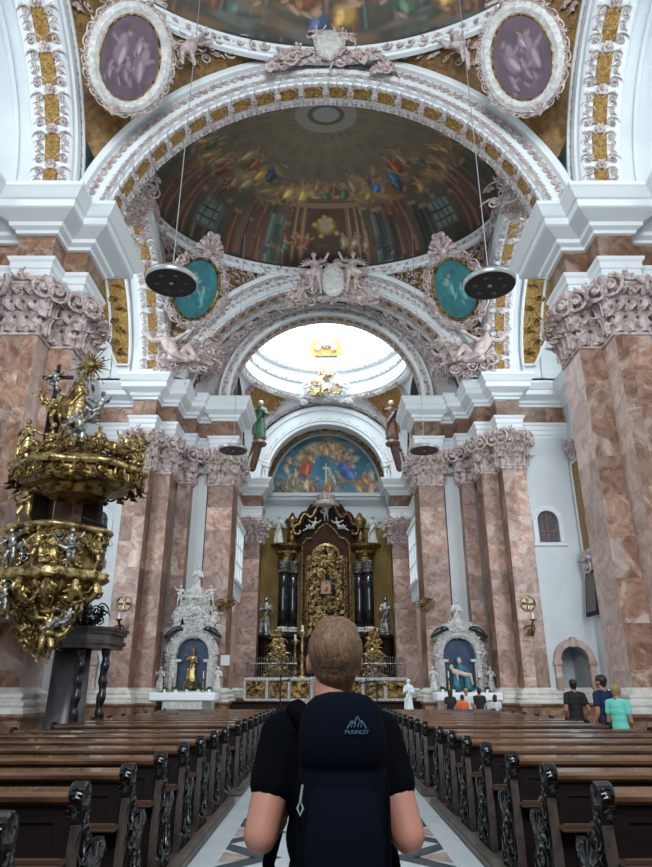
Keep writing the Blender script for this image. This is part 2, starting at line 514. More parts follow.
# -------- statues (height 1, standing on z=0, facing +Y)
def statue_mesh(name, m, kind='robed', seed=0):
    r = random.Random(seed)
    b = MB()
    lean = r.uniform(-.03, .03)
    if kind in ('robed', 'madonna'):
        k = 20
        prof = [(.150, 0), (.155, .02), (.135, .15), (.115, .32), (.095, .48), (.085, .58), (.105, .66), (.115, .74), (.095, .80), (.05, .83)]
        V = []
        for rr, z in prof:
            for i in range(k):
                a = 2 * pi * i / k
                f = 1 + (.13 * max(0, .7 - z)) * sin(5 * a + seed + z * 4)
                V.append((rr * f * cos(a) + lean * z, rr * f * .72 * sin(a), z))
        Q = [(j * k + i, j * k + (i + 1) % k, (j + 1) * k + (i + 1) % k, (j + 1) * k + i) for j in range(len(prof) - 1) for i in range(k)]
        b.add(V, Q, NG=[list(range(k - 1, -1, -1)), list(range((len(prof) - 1) * k, len(prof) * k))])
        b.cap((-.11, .0, .76), (-.16, .06, .60), .042, .036); b.cap((-.16, .06, .60), (-.06, .16, .62 + r.uniform(-.03, .1)), .036, .026)
        if r.random() < .5:
            b.cap((.11, 0, .76), (.19, .04, .66), .042, .034); b.cap((.19, .04, .66), (.21, .12, .82), .03, .022)
        else:
            b.cap((.11, 0, .76), (.16, .07, .60), .042, .036); b.cap((.16, .07, .60), (.05, .16, .66), .036, .026)
        b.cap((-.10, .06, .70), (.12, .10, .36), .035, .03)
        b.cap((.12, .07, .40), (.14, .05, .1), .03, .03)
    if kind in ('angel', 'nude', 'reclining'):
        if kind == 'reclining':
            P = dict(pel=(0, 0, .22), ch=(-.12, .02, .46), nk=(-.16, .03, .60), hd=(-.17, .06, .70),
                     k1=(.18, .14, .33), a1=(.34, .10, .10), k2=(.24, .02, .20), a2=(.50, .04, .06),
                     e1=(-.32, .06, .48), h1=(-.44, .12, .60), e2=(.04, .12, .50), h2=(.20, .18, .58))
        else:
            P = dict(pel=(0, 0, .50), ch=(.02, .01, .70), nk=(.03, .02, .81), hd=(.04, .05, .90),
                     k1=(.09, .09, .29), a1=(.06, .0, .03), k2=(-.08, .02, .27), a2=(-.12, -.10, .05),
                     e1=(-.19, .04, .76), h1=(-.27, .08, .92), e2=(.20, .06, .66), h2=(.26, .16, .56))
        b.cap(P['pel'], P['ch'], .085, .095, 12); b.cap(P['ch'], P['nk'], .06, .038)
        ch = Vector(P['ch'])
        sh = .095
        s1 = (ch.x - sh, ch.y, ch.z + .055); s2 = (ch.x + sh, ch.y, ch.z + .055)
        b.cap(s1, s2, .045, .045)
        b.cap(s1, P['e1'], .042, .034); b.cap(P['e1'], P['h1'], .034, .022); b.ball(P['h1'], .028)
        b.cap(s2, P['e2'], .042, .034); b.cap(P['e2'], P['h2'], .034, .022); b.ball(P['h2'], .028)
        for kx, ax, sg in (('k1', 'a1', 1), ('k2', 'a2', -1)):
            hp = (P['pel'][0] + .05 * sg, P['pel'][1], P['pel'][2] - .02)
            b.cap(hp, P[kx], .068, .048); b.cap(P[kx], P[ax], .046, .026)
            f = P[ax]; b.cap(f, (f[0] + .02, f[1] + .07, f[2] - .015), .026, .016)
        # drapery swirl
        pe = Vector(P['pel'])
        b.tube([pe + Vector((-.14, .05, .12)), pe + Vector((.0, .10, .02)), pe + Vector((.15, .03, -.04)), pe + Vector((.28, -.06, .03)), pe + Vector((.36, -.03, .16))],
               [.03, .065, .07, .05, .02], 8)
        if kind == 'angel':
            for sg in (-1, 1):
                for q in range(5):
                    a = .35 + q * .27
                    b.cap((ch.x + sg * .04, ch.y - .07, ch.z + .06), (ch.x + sg * (.10 + .26 * cos(a)), ch.y - .14, ch.z + .06 + .32 * sin(a) - .12), .03, .018, 6)
        hd = P['hd']
    else:
        hd = (lean * .9, .02, .905)
        b.cap((lean * .8, 0, .8), hd, .036, .034)
    hx, hy, hz = hd
    b.ball((hx, hy, hz + .01), (.052, .060, .070), 10, 8)
    b.ball((hx, hy + .06, hz), (.012, .016, .016), 6, 4)
    b.ball((hx, hy - .02, hz + .03), (.062, .062, .062), 8, 6)
    if kind == 'madonna':
        b.lathe([(.055, hz + .06), (.075, hz + .13), (.02, hz + .15)], 10)
        b.ball((-.07, .13, .68), .045); b.cap((-.07, .13, .65), (-.03, .14, .55), .04, .03)
    return remeshed(b, name, m, .011, 1)

STAT = {}
def stat(m, kind='robed', seed=0):
    key = (m, kind, seed)
    if key not in STAT:
        base = [k for k in STAT if k[1:] == key[1:]]
        if base:
            me = STAT[base[0]].copy(); me.materials.clear(); me.materials.append(M[m])
        else:
            me = statue_mesh('statue', m, kind, seed)
        STAT[key] = me
    return STAT[key]

def put(me, name, loc, s, rz=0.0, parent=None, rx=0.0, ry=0.0):
    o = bpy.data.objects.new(name, me); COL.objects.link(o)
    o.matrix_basis = Matrix.Translation(loc) @ Euler((rx, ry, rz)).to_matrix().to_4x4() @ (Matrix.Scale(s, 4) if np.isscalar(s) else Matrix.Diagonal((*s, 1)))
    if parent is not None:
        o.parent = parent; o.matrix_parent_inverse = wmat(parent).inverted()
    return o

# ------------------------------------------------------------------ plan sweeps
def offs(path, d):
    out = []
    P = [Vector(p) for p in path]
    k = len(P)
    def nrm(a, b):
        t = (b - a).normalized()
        return Vector((t.y, -t.x))
    for i in range(k):
        ns = []
        if i > 0: ns.append(nrm(P[i - 1], P[i]))
        if i < k - 1: ns.append(nrm(P[i], P[i + 1]))
        if len(ns) == 2:
            m = ns[0] + ns[1]
            m = m / max(.3, m.length_squared) * 2 if m.length > .01 else ns[0]
            out.append(P[i] + m * d)
        else:
            out.append(P[i] + ns[0] * d)
    return out

def sweep_plan(b, path, prof, sgn=1, mi=0, cap=True):
    """path in plan written for the right side of the nave, walked far->near so that the outside lies to its right; sgn mirrors it"""
    k = len(path)
    A = []
    for d, z in prof:
        A.append([(p.x * sgn, p.y, z) for p in offs(path, d)])
    b.grid(A, mi=mi)
    if cap:
        n0 = len(b.V)
        b.add(A[-1], NG=[list(range(k))], mi=mi)
        b.add(A[0], NG=[list(range(k))], mi=mi)
    return b

CORN = [(0, 12.40), (.10, 12.42), (.12, 12.50), (.24, 12.56), (.26, 12.66), (.42, 12.72), (.62, 12.80), (.66, 12.83), (.66, 13.02), (.72, 13.05), (.86, 13.24), (.90, 13.28), (.90, 13.38), (0, 13.40)]
ARCH = [(.03, 11.00), (.03, 11.16), (.06, 11.18), (.06, 11.36), (.09, 11.38), (.10, 11.54), (.15, 11.60), (.17, 11.68), (0, 11.69)]
FRZ = [(.02, 11.66), (.02, 12.42)]
BASEM = [(.28, 1.05), (.28, 1.14), (.22, 1.17), (.26, 1.22), (.26, 1.27), (.14, 1.33), (.18, 1.38), (.18, 1.43), (.06, 1.50), (0, 1.56)]
PLINTH = [(.34, 0), (.34, .22), (.26, .28), (.22, .30), (.22, .92), (.30, 1.0), (.30, 1.06)]
PLINTH_TOP = [(.22, .92), (.30, .97), (.32, 1.06)]

def capital(b, segs, sgn, z0=9.55, z1=11.0, ls=1.0):
    """segs: list of (p,q) plan segments with outward normal to the right of p->q; leaves, volutes and abacus"""
    H = z1 - z0
    pts = [segs[0][0]] + [q for _, q in segs]
    sweep_plan(b, pts, [(0, z0 - .08), (.06, z0 - .06), (.06, z0), (.02, z0 + .03), (.04, z0 + .55 * H), (.20, z0 + .86 * H), (.24, z0 + .88 * H), (.27, z0 + H), (0, z0 + H)], sgn)
    for p, q in segs:
        p = Vector(p); q = Vector(q)
        L = (q - p).length
        t = (q - p).normalized(); n = Vector((t.y, -t.x))
        if L < .18: continue
        N3 = Vector((n.x * sgn, n.y, 0))
        for row, (hh, zz, yy) in enumerate(((.48 * H, z0 + .02, .02), (.50 * H, z0 + .30 * H, .03))):
            k = max(1, round(L / .30)) + row
            for i in range(k):
                u = (i + .5) / k if row == 0 else (i / max(1, k - 1) if k > 1 else .5)
                c = p + t * L * u + n * yy
                b.tpl(TP['leaf'], frame((c.x * sgn, c.y, zz), (0, 0, 1), N3, (hh * .66, hh * 1.25, hh)))
        # volutes at ends and flower
        for u, sg in ((.0, 1), (1.0, -1)):
            d = (n - t * sg * .9).normalized() if u == 0 else (n + t * .9).normalized()
            c = p + t * L * u + (n * .26)
            b.tpl(TP['volute'], frame((c.x * sgn, c.y, z0 + .78 * H), (0, 0, 1), Vector((d.x * sgn, d.y, 0)), .46 * H if L > .5 else .34 * H))
        if L > .5:
            for sg in (-1, 1):
                c = p + t * (L * .5 + sg * L * .12) + n * .16
                b.tpl(TP['scroll' if sg * sgn > 0 else 'scroll_m'], frame((c.x * sgn, c.y, z0 + .72 * H), (0, 0, 1), N3, .26 * H))
            c = p + t * L * .5 + n * .26
            b.tpl(TP['spray'], frame((c.x * sgn, c.y, z0 + .93 * H), (0, 0, 1), N3, .34 * H))

def pier(sgn, shafts, full, label, entab=True, shaft_mat='marble', name='marble_pier', back=1.2, pale=False):
    """shafts: list of (x0,x1,y) pilaster fronts (x0<x1), full: staircase path far->near"""
    cx = sum(s[0] + s[1] for s in shafts) / 2 / len(shafts) * sgn
    root = thing(name, (cx, shafts[0][2] + .5, 0), label, 'pier', 'marble piers of the nave')
    ped = MB(); sweep_plan(ped, full, PLINTH, sgn); ped.build('pedestal', 'marble_brown' if not pale else 'stone', root)
    bm = MB(); sweep_plan(bm, full, BASEM, sgn); bm.build('base_moulding', 'stone_pale', root)
    for (x0, x1, y) in shafts:
        s = MB()
        a, c = sorted((x0 * sgn, x1 * sgn))
        # front slab and its raised central strip
        s.bbox(a, c, y, y + back, 1.5, 9.56, .015)
        e = .004      # facing slabs: the fall of light on side and front put into their tones
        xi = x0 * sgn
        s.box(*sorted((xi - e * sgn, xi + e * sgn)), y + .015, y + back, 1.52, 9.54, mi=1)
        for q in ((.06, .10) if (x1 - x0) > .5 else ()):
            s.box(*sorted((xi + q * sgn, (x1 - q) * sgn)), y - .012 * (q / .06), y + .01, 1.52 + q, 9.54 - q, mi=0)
        s.build('pilaster', ['marble_shade' if y < 20 else shaft_mat, 'marble_pale' if y < 20 else 'marble_brown'], root)  # painted lit nave side on near piers, painted shaded side on farther ones
    return root

P1_full = [(9.0, 15.75), (6.38, 15.75), (6.38, 14.6), (6.98, 14.6), (6.98, 13.9), (7.85, 13.9), (7.85, 14.4), (9.9, 14.4)]
P2_full = [(5.65, 27.2), (5.65, 26.2), (6.2, 26.2), (6.2, 24.9), (6.85, 24.9), (6.85, 24.2), (7.75, 24.2), (7.75, 25.0), (9.9, 25.0)]
P3_full = [(5.4, 28.0), (3.9, 28.0), (3.9, 26.5), (4.95, 26.5), (4.95, 26.8), (5.7, 26.8)]
P4_full = [(4.4, 42.2), (4.4, 39.4), (3.9, 39.4), (3.9, 38.3), (5.2, 38.3)]

def side_word(s): return 'right' if s > 0 else 'left'

for sgn in (-1, 1):
    sw = side_word(sgn)
    extra = 'carrying the gilded pulpit' if sgn < 0 else 'beside the visitors in navy and mint'
    r1 = pier(sgn, [(6.38, 6.98, 14.6), (6.98, 7.85, 13.9)], P1_full,
              'huge stepped pink marble pier %s' % extra, back=1.15)
    r2 = pier(sgn, [(5.65, 6.2, 26.2), (6.2, 6.85, 24.9), (6.85, 7.75, 24.2)], P2_full,
              'stepped pink marble pier with a gold cross, %s' % ('left of the gilded madonna altar' if sgn < 0 else 'between pieta altar and arched door'), back=1.0)
    r3 = pier(sgn, [(3.9, 4.95, 26.5)], P3_full,
              'slender pink marble pier between the %s' % ('gilded madonna altar and the chancel' if sgn < 0 else 'pieta altar and the chancel'), back=1.5)
    r4 = pier(sgn, [(3.9, 5.2, 38.3)], P4_full,
              'far pink marble pier directly %s of the high altar' % sw, back=1.1)
    # capitals: one per pilaster
    for root, caps in ((r1, [[((6.38, 15.75), (6.38, 14.6)), ((6.38, 14.6), (6.98, 14.6))],
                             [((6.98, 14.6), (6.98, 13.9)), ((6.98, 13.9), (7.85, 13.9)), ((7.85, 13.9), (7.85, 14.4))]]),
                       (r2, [[((5.65, 27.2), (5.65, 26.2)), ((5.65, 26.2), (6.2, 26.2))], [((6.2, 26.2), (6.2, 24.9)), ((6.2, 24.9), (6.85, 24.9))],
                             [((6.85, 24.9), (6.85, 24.2)), ((6.85, 24.2), (7.75, 24.2)), ((7.75, 24.2), (7.75, 25.0))]]),
                       (r3, [[((3.9, 28.0), (3.9, 26.5)), ((3.9, 26.5), (4.95, 26.5)), ((4.95, 26.5), (4.95, 26.8))]]),
                       (r4, [[((3.9, 39.4), (3.9, 38.3)), ((3.9, 38.3), (5.2, 38.3))]])):
        for sg in caps:
            b = MB(); capital(b, sg, sgn); b.build('capital', 'stucco', root, fix=False)
    # entablatures
    e1 = [(9.9, 15.75), (6.38, 15.75), (6.38, 14.6), (6.98, 14.6), (6.98, 13.9), (7.85, 13.9), (7.85, 14.3), (8.9, 14.3), (8.9, 4.0)]
    e2 = [(5.1, 38.3), (5.1, 28.0), (3.9, 28.0), (3.9, 26.5), (4.95, 26.5), (4.95, 26.8), (5.65, 26.8), (5.65, 26.2), (6.2, 26.2), (6.2, 24.9), (6.85, 24.9), (6.85, 24.2), (7.75, 24.2), (7.75, 25.0), (9.85, 25.0)]
    e4 = [(4.4, 42.2), (4.4, 39.4), (3.9, 39.4), (3.9, 38.3), (5.2, 38.3)]
    for path, lab in ((e1, 'deep white stepped entablature over the nearest %s pier' % sw),
                      (e2, 'white stepped entablature over the middle %s piers and crossing wall' % sw),
                      (e4, 'small white entablature over the pier directly %s of the high altar' % sw)):
        root = thing('entablature', (path[3][0] * sgn, path[3][1], 11.0), lab, 'entablature', 'white entablatures')
        b = MB(); sweep_plan(b, path, ARCH, sgn, cap=False); b.build('architrave', 'trim', root)
        b = MB(); sweep_plan(b, path, FRZ, sgn, cap=False); b.build('frieze', 'marble_brown', root, label='brown marble frieze')
        b = MB(); sweep_plan(b, path, [(d * (1 if path is e1 else .68), z) for d, z in CORN], sgn, cap=False)
        b.build('cornice', 'trim', root)

# ------------------------------------------------------------------ arches and vaults
ZT, RT = 11.92, 5.98       # transverse arches
ZL, RL = 13.45, 4.6        # side arches
YC = {0: 8.9, 1: 19.6}
def PT(a, R, Y, zc=ZT, xs=1.0):
    return (R * cos(a) * xs, Y, zc + R * sin(a))
def PL(a, R, X, yc, sgn):
    return (X * sgn, yc + R * cos(a), ZL + R * sin(a))

def arch_sweep(b, fn, prof, a0, a1, n, mi=0):
    b.grid([[fn(a0 + (a1 - a0) * i / n, R, d) for i in range(n + 1)] for R, d in prof], mi=mi)

def arch_thing(label, fn, a0, a1, prof, gold, npan, garl, ndir, outR=1, gname='gold_panel', scal=.30, back=None, cat='arch', grp='stucco arches of the vault'):
    """fn(a,R,d); gold=(R,d0,d1) soffit strip; garl=list of (R,d,size,count,tpl list); ndir: +1 when 'd' grows away from the viewer"""
    root = thing('vault_arch', fn((a0 + a1) / 2, prof[0][0], prof[0][1]), label, cat, grp)
    b = MB(); arch_sweep(b, fn, prof, a0, a1, 72); b.build('arch_band', 'trim', root, smooth=False)
    if gold:
        R, d0, d1 = gold
        da = (a1 - a0) / npan
        for i in range(npan):
            p0 = a0 + da * (i + .12); p1 = a0 + da * (i + .88)
            g = MB()
            arch_sweep(g, fn, [(R + .02, d0), (R - .03, d0 + .02), (R - .03, d1 - .02), (R + .02, d1)], p0, p1, 5)
            g.build(gname, 'gold_panel', root)
        c = (fn(.5 * (a0 + a1), 0, (d0 + d1) / 2))
        o = MB()
        for i in range(npan + 1):
            a = a0 + da * i
            p = Vector(fn(a, R - .04, (d0 + d1) / 2))
            inn = (Vector(fn(a, R - 1, (d0 + d1) / 2)) - p).normalized()
            tan = (Vector(fn(a + .01, R, (d0 + d1) / 2)) - Vector(fn(a, R, (d0 + d1) / 2))).normalized()
            o.tpl(TP['rosette'], frame(p, tan, inn, scal * 1.0))
            for sd in (0, 1):
                dd = d0 - .09 if sd == 0 else d1 + .09
                for q, nm in ((-.12, 'scroll'), (.12, 'scroll_m')):
                    pp = fn(a + q * da * 1.6, R - .03, dd)
                    o.tpl(TP[nm if sd else ('scroll' if nm == 'scroll_m' else 'scroll_m')], frame(pp, tan, inn, scal * .8))
                pp = fn(a + .5 * da, R - .03, dd)
                if i < npan: o.tpl(TP['scroll' if sd else 'scroll_m'], frame(pp, tan, inn, scal * .55))
        o.build('scroll_ornament', 'stucco', root, fix=False)
    for (R, d, sz, cnt, tps, face) in garl:
        o = MB()
        for i in range(cnt):
            a = a0 + (a1 - a0) * (i + .5) / cnt
            p = Vector(fn(a, R, d))
            rad = (Vector(fn(a, R + 1, d)) - p).normalized()
            tan = (Vector(fn(a + .01, R, d)) - p).normalized()
            ff = (Vector(fn(a, R, d - ndir)) - Vector(fn(a, R, d))).normalized()
            f = ff if face == 'f' else -rad
            o.tpl(TP[tps[i % len(tps)]], frame(p, rad if face == 'f' else tan, f, sz))
        o.build('garland', 'stucco', root, fix=False)
    return root

def half(zs, R): return math.asin(min(1, (13.35 - zs) / R))
# transverse arches
aT = half(ZT, RT)
def tprof(y, dp=.85): return [(6.6, y + dp), (RT, y + dp), (RT, y + .1), (6.04, y + .08), (6.05, y), (6.12, y - .06), (6.15, y - .1), (6.34, y - .1), (6.36, y), (6.38, y + .02), (6.70, y + .02), (6.72, y - .12), (6.78, y - .14), (6.92, y - .14), (6.97, y + .1)]
arch_thing('great white arch with gold panels between the two painted domes', lambda a, R, d: PT(a, R, d), aT, pi - aT, tprof(13.95), (RT, 14.14, 14.52), 22,
           [(6.54, 13.95, .2, 150, ['rosette', 'spray'], 'f'), (6.08, 13.86, .17, 120, ['scroll', 'spray', 'scroll_m'], 'f'), (RT + .0, 14.72, .11, 110, ['spray', 'rosette'], 'i')], 1, scal=.24)
arch_thing('white and rose arch beyond the fresco dome, over the middle piers', lambda a, R, d: PT(a, R, d), aT, pi - aT, tprof(24.25, 1.25), (RT, 24.5, 24.85), 30,
           [(6.6, 24.25, .24, 90, ['rosette', 'spray'], 'f'), (6.25, 24.15, .2, 60, ['spray', 'scroll'], 'f')], 1)
# crossing entry arch, smaller
ZI, RI = 13.5, 4.3
arch_thing('inner arch with rose garlands framing the bright drum', lambda a, R, d: PT(a, R, d, ZI), 0.02, pi - .02,
           [(4.8, 27.3), (RI, 27.3), (RI, 26.6), (4.34, 26.5), (4.4, 26.45), (4.42, 26.5), (4.64, 26.5), (4.66, 26.4), (4.76, 26.4), (4.8, 26.6)], (RI, 26.72, 26.98), 30,
           [(4.52, 26.47, .22, 70, ['rosette', 'spray', 'shell'], 'f'), (4.88, 26.4, .2, 60, ['spray', 'scroll'], 'f'), (RI, 27.18, .16, 60, ['spray', 'scroll'], 'i')], 1, scal=.2)
# splayed band between
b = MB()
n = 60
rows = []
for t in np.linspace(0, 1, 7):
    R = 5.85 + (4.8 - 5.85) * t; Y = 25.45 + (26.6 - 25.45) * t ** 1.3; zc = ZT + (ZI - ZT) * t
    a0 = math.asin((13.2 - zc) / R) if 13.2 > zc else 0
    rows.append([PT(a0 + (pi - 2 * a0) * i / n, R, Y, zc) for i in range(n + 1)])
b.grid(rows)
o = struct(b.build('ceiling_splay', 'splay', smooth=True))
# ribs on the splay
root = thing('splay_scrollwork', (0, 25.8, 17.2), 'rose scrollwork and ribs on the grey band between the two nested arches', 'stucco work')
for k, aa in enumerate(np.linspace(.32, pi - .32, 18)):
    if abs(aa - pi / 2) < .2: continue
    g = MB()
    for t in (.2, .45, .7):
        R = 5.85 - 1.05 * t - .05; zc = ZT + (ZI - ZT) * t
        p = Vector(PT(aa, R, 25.45 + 1.15 * t ** 1.3 - .05, zc))
        g.tpl(TP['scroll' if aa > pi / 2 else 'scroll_m'], frame(p, (0, 0, 1), (-.6 * cos(aa), -.8, -.6 * sin(aa)), .5 - .1 * t))
        g.tpl(TP['spray'], frame(p, (cos(aa), 0, sin(aa)), (-.6 * cos(aa), -.8, -.6 * sin(aa)), .5))
    g.build('scroll', 'stucco', root, fix=False)
# chancel arch
arch_thing('wide plain white arch of the chancel above the lunette painting', lambda a, R, d: PT(a, R, d, 13.45), 0.0, pi,
           [(3.65, 39.3), (3.6, 38.4), (3.62, 38.3), (3.8, 38.28), (3.82, 38.2), (4.5, 38.2), (4.52, 38.1), (4.75, 38.1), (4.78, 38.3), (4.9, 38.3)], None, 1,
           [(3.92, 38.25, .24, 60, ['rosette', 'spray', 'scroll'], 'f'), (5.0, 38.15, .42, 44, ['spray', 'scroll', 'shell'], 'f')], 1)
gg = MB()
for i in range(44):
    a = pi * (i + .5) / 44
    gg.tpl(TP[['scroll', 'spray', 'shell', 'scroll_m'][i % 4]], frame((3.5 * cos(a), 39.25, 13.45 + 3.5 * sin(a)), (cos(a), 0, sin(a)), (0, -1, 0), .36))
tag(gg.build('gilt_garland', 'gold_dark', fix=False), 'gilded garland running inside the plain chancel arch, framing the lunette painting', 'ornament')
# side arches
for bay in (0, 1):
    for sgn in (-1, 1):
        yc = YC[bay]
        fn = (lambda yc, sgn: (lambda a, R, d: PL(a, R, d, yc, sgn)))(yc, sgn)
        arch_thing('white side arch with gold panels over the %s %s bay' % (side_word(sgn), 'purple medallion' if bay == 0 else 'teal cartouche'), fn, -.03, pi + .03,
                   [(5.0, 7.75), (4.62, 7.75), (4.6, 7.7), (4.6, 6.75), (4.66, 6.68), (4.8, 6.66), (4.82, 6.6), (5.0, 6.58), (5.02, 6.66), (5.2, 6.66), (5.22, 6.56), (5.3, 6.56), (5.3, 6.8)],
                   (RL, 6.98, 7.38), 15, [(5.1, 6.64, .15, 110, ['rosette', 'spray'], 'f'), (RL, 6.82, .15, 60, ['scroll', 'spray'], 'i'), (RL, 7.54, .15, 60, ['scroll', 'spray'], 'i')], 1)
        # plinth blocks under the springing
        for yy, w in ((yc - RL, -1), (yc + RL, 1)):
            g = MB(); g.bbox(6.55 * sgn if sgn > 0 else -7.8, 7.8 if sgn > 0 else -6.55, yy - .15, yy + .35, 13.3, 13.75, .03)
            g.build('arch_plinth', 'trim', COL.objects[-1] if False else None) if False else tag(g.build('arch_plinth', 'trim'), 'white plinth under the %s end of the %s side arch, %s' % ('far' if w > 0 else 'near', side_word(sgn), 'purple medallion bay' if bay == 0 else 'teal cartouche bay'), 'plinth', 'plinths of the side arches')

# sail vault between arches and dome ring
def outer_pt(th, bay):
    c, s = cos(th), sin(th)
    A, B = (6.62, 4.95) if bay < 2 else (5.0, 5.05)
    k = min(A / abs(c) if abs(c) > 1e-6 else 9e9, B / abs(s) if abs(s) > 1e-6 else 9e9)
    x, y = k * c, k * s
    if bay < 2:
        if B / (abs(s) + 1e-9) < A / (abs(c) + 1e-9):
            z = ZT + sqrt(max(0, 6.97 ** 2 - x * x))
            z = min(z, 18.7)
        else:
            z = min(18.7, ZL + sqrt(max(0, 5.28 ** 2 - y * y)))
    else:
        r = 4.95
        q = x if abs(y) >= B - .01 else y
        z = 13.45 + sqrt(max(0.02, r * r - q * q * .96))
    return Vector((x, y, z))
RING = {0: (6.75, 4.66, 18.6), 1: (6.75, 4.66, 18.6), 2: (4.75, 4.75, 18.7)}
CY = {0: 8.9, 1: 19.55, 2: 33.15}
def sail(bay, th, t):
    o = outer_pt(th, bay)
    a, c, z = RING[bay]
    i = Vector((a * cos(th), c * sin(th), z))
    p = o.lerp(i, t)
    p.z += .28 * sin(pi * t) * max(0, (z - o.z) / 4)
    d = Vector((cos(th), sin(th), 0)) * (.25 * sin(pi * t) * max(0, (z - o.z) / 4))
    p += d
    p.y += CY[bay]
    return p
for bay in (0, 1, 2):
    b = MB()
    n = 160
    b.grid([[sail(bay, 2 * pi * i / n, t) for i in range(n + 1)] for t in np.linspace(0, 1, 9)])
    struct(b.build('ceiling_vault', 'ochre' if bay < 2 else 'white', smooth=True))

def ring_mould(bay, label, prof, garl, name='dome_ring'):
    a, c, z = RING[bay]
    cy = CY[bay]
    root = thing(name, (0, cy, z), label, 'ring moulding', 'mouldings around the domes')
    b = MB(); n = 120
    b.grid([[((a + dr) * cos(2 * pi * i / n), cy + (c + dr) * sin(2 * pi * i / n), z + dz) for i in range(n + 1)] for dr, dz in prof])
    b.build('ring_band', 'trim', root, smooth=False)
    for (dr, dz, sz, cnt, tps) in garl:
        o = MB()
        for i in range(cnt):
            th = 2 * pi * i / cnt
            p = Vector(((a + dr) * cos(th), cy + (c + dr) * sin(th), z + dz))
            inn = Vector((-cos(th), -sin(th), 0))
            o.tpl(TP[tps[i % len(tps)]], frame(p, (0, 0, 1), (inn + Vector((0, 0, -.6))).normalized(), sz))
        o.build('garland', 'stucco', root, fix=False)
    return root
rp = [(.25, -.26), (.12, -.24), (.08, -.18), (.02, -.16), (.0, -.05), (-.06, -.02), (-.08, .06), (-.02, .10)]
ring_mould(0, 'white oval ring around the nearest painted dome', rp, [(-.05, -.12, .17, 110, ['rosette', 'spray'])])
ring_mould(1, 'white oval ring around the painted dome over the pews', rp, [(-.05, -.12, .17, 110, ['rosette', 'spray'])])
ring_mould(2, 'white round ring at the foot of the bright drum', rp, [(-.05, -.1, .2, 60, ['spray', 'rosette', 'scroll'])])

# ------------------------------------------------------------------ painting
PAL_ARCHI = [(.07, .045, .03), (.11, .055, .035), (.045, .042, .03), (.04, .055, .045), (.13, .085, .05), (.14, .05, .03), (.02, .02, .018)]
PAL_GOLD = [(.34, .21, .07), (.24, .15, .06), (.42, .29, .12), (.20, .09, .04), (.10, .06, .04)]
PAL_CLOTH = [(.20, .06, .03), (.04, .08, .14), (.36, .22, .06), (.07, .11, .07), (.28, .18, .11), (.34, .26, .17)]

def brush(Cc, U, Vv, u, v, ru, rv, ang, col, op=.9, soft=.35):
    du = U - u; dv = Vv - v
    c, s = cos(ang), sin(ang)
    a = (du * c + dv * s) / ru; b_ = (-du * s + dv * c) / rv
    d = np.sqrt(a * a + b_ * b_)
    k = np.clip((1 - d) / soft, 0, 1) * op
    Cc[:] = Cc * (1 - k[..., None]) + np.array(col) * k[..., None]

def figure_brush(Cc, U, Vv, u, v, h, rnd, cloth=None, skin=(.36, .22, .13), sx=1.0):
    U = u + (U - u) / sx
    """a painted seated or flying figure made of strokes"""
    cloth = cloth or rnd.choice(PAL_CLOTH)
    a = rnd.uniform(-.5, .5)
    brush(Cc, U, Vv, u, v - .08 * h, h * .32, h * .40, a, tuple(x * .45 for x in cloth), .9)
    brush(Cc, U, Vv, u, v, h * .25, h * .36, a, cloth, .95)
    brush(Cc, U, Vv, u + h * .08, v - h * .1, h * .09, h * .28, a + .3, tuple(min(1, x * 1.9 + .05) for x in cloth), .8)
    brush(Cc, U, Vv, u + rnd.uniform(-.1, .1) * h, v + .28 * h, h * .14, h * .17, a, skin, .95)
    s = rnd.choice((-1, 1))
    brush(Cc, U, Vv, u + s * .26 * h, v + .2 * h, h * .22, h * .06, s * rnd.uniform(.2, .8), skin, .9)
    brush(Cc, U, Vv, u - s * .15 * h, v - .38 * h, h * .20, h * .07, -s * .9, skin, .85)
    brush(Cc, U, Vv, u - a * h * .3, v + .50 * h, h * .10, h * .12, 0, tuple(x * 1.05 for x in skin), .95)
    brush(Cc, U, Vv, u - a * h * .3, v + .56 * h, h * .10, h * .07, 0, (.12, .06, .03), .8)

def quadrect(Cc, U, Vv, u0, u1, v0, v1, col, op=1.0, slant=0.0):
    uu = U - slant * (Vv - v0)
    k = ((uu > u0) & (uu < u1) & (Vv > v0) & (Vv < v1)) * op
    Cc[:] = Cc * (1 - k[..., None]) + np.array(col) * k[..., None]

def colour_mesh(me, Cc):
    ca = me.color_attributes.new('Col', 'FLOAT_COLOR', 'POINT')
    arr = np.ones((Cc.shape[0] * Cc.shape[1], 4), np.float32)
    arr[:, :3] = np.clip(Cc.reshape(-1, 3), 0, 1)
    ca.data.foreach_set('color', arr.ravel())

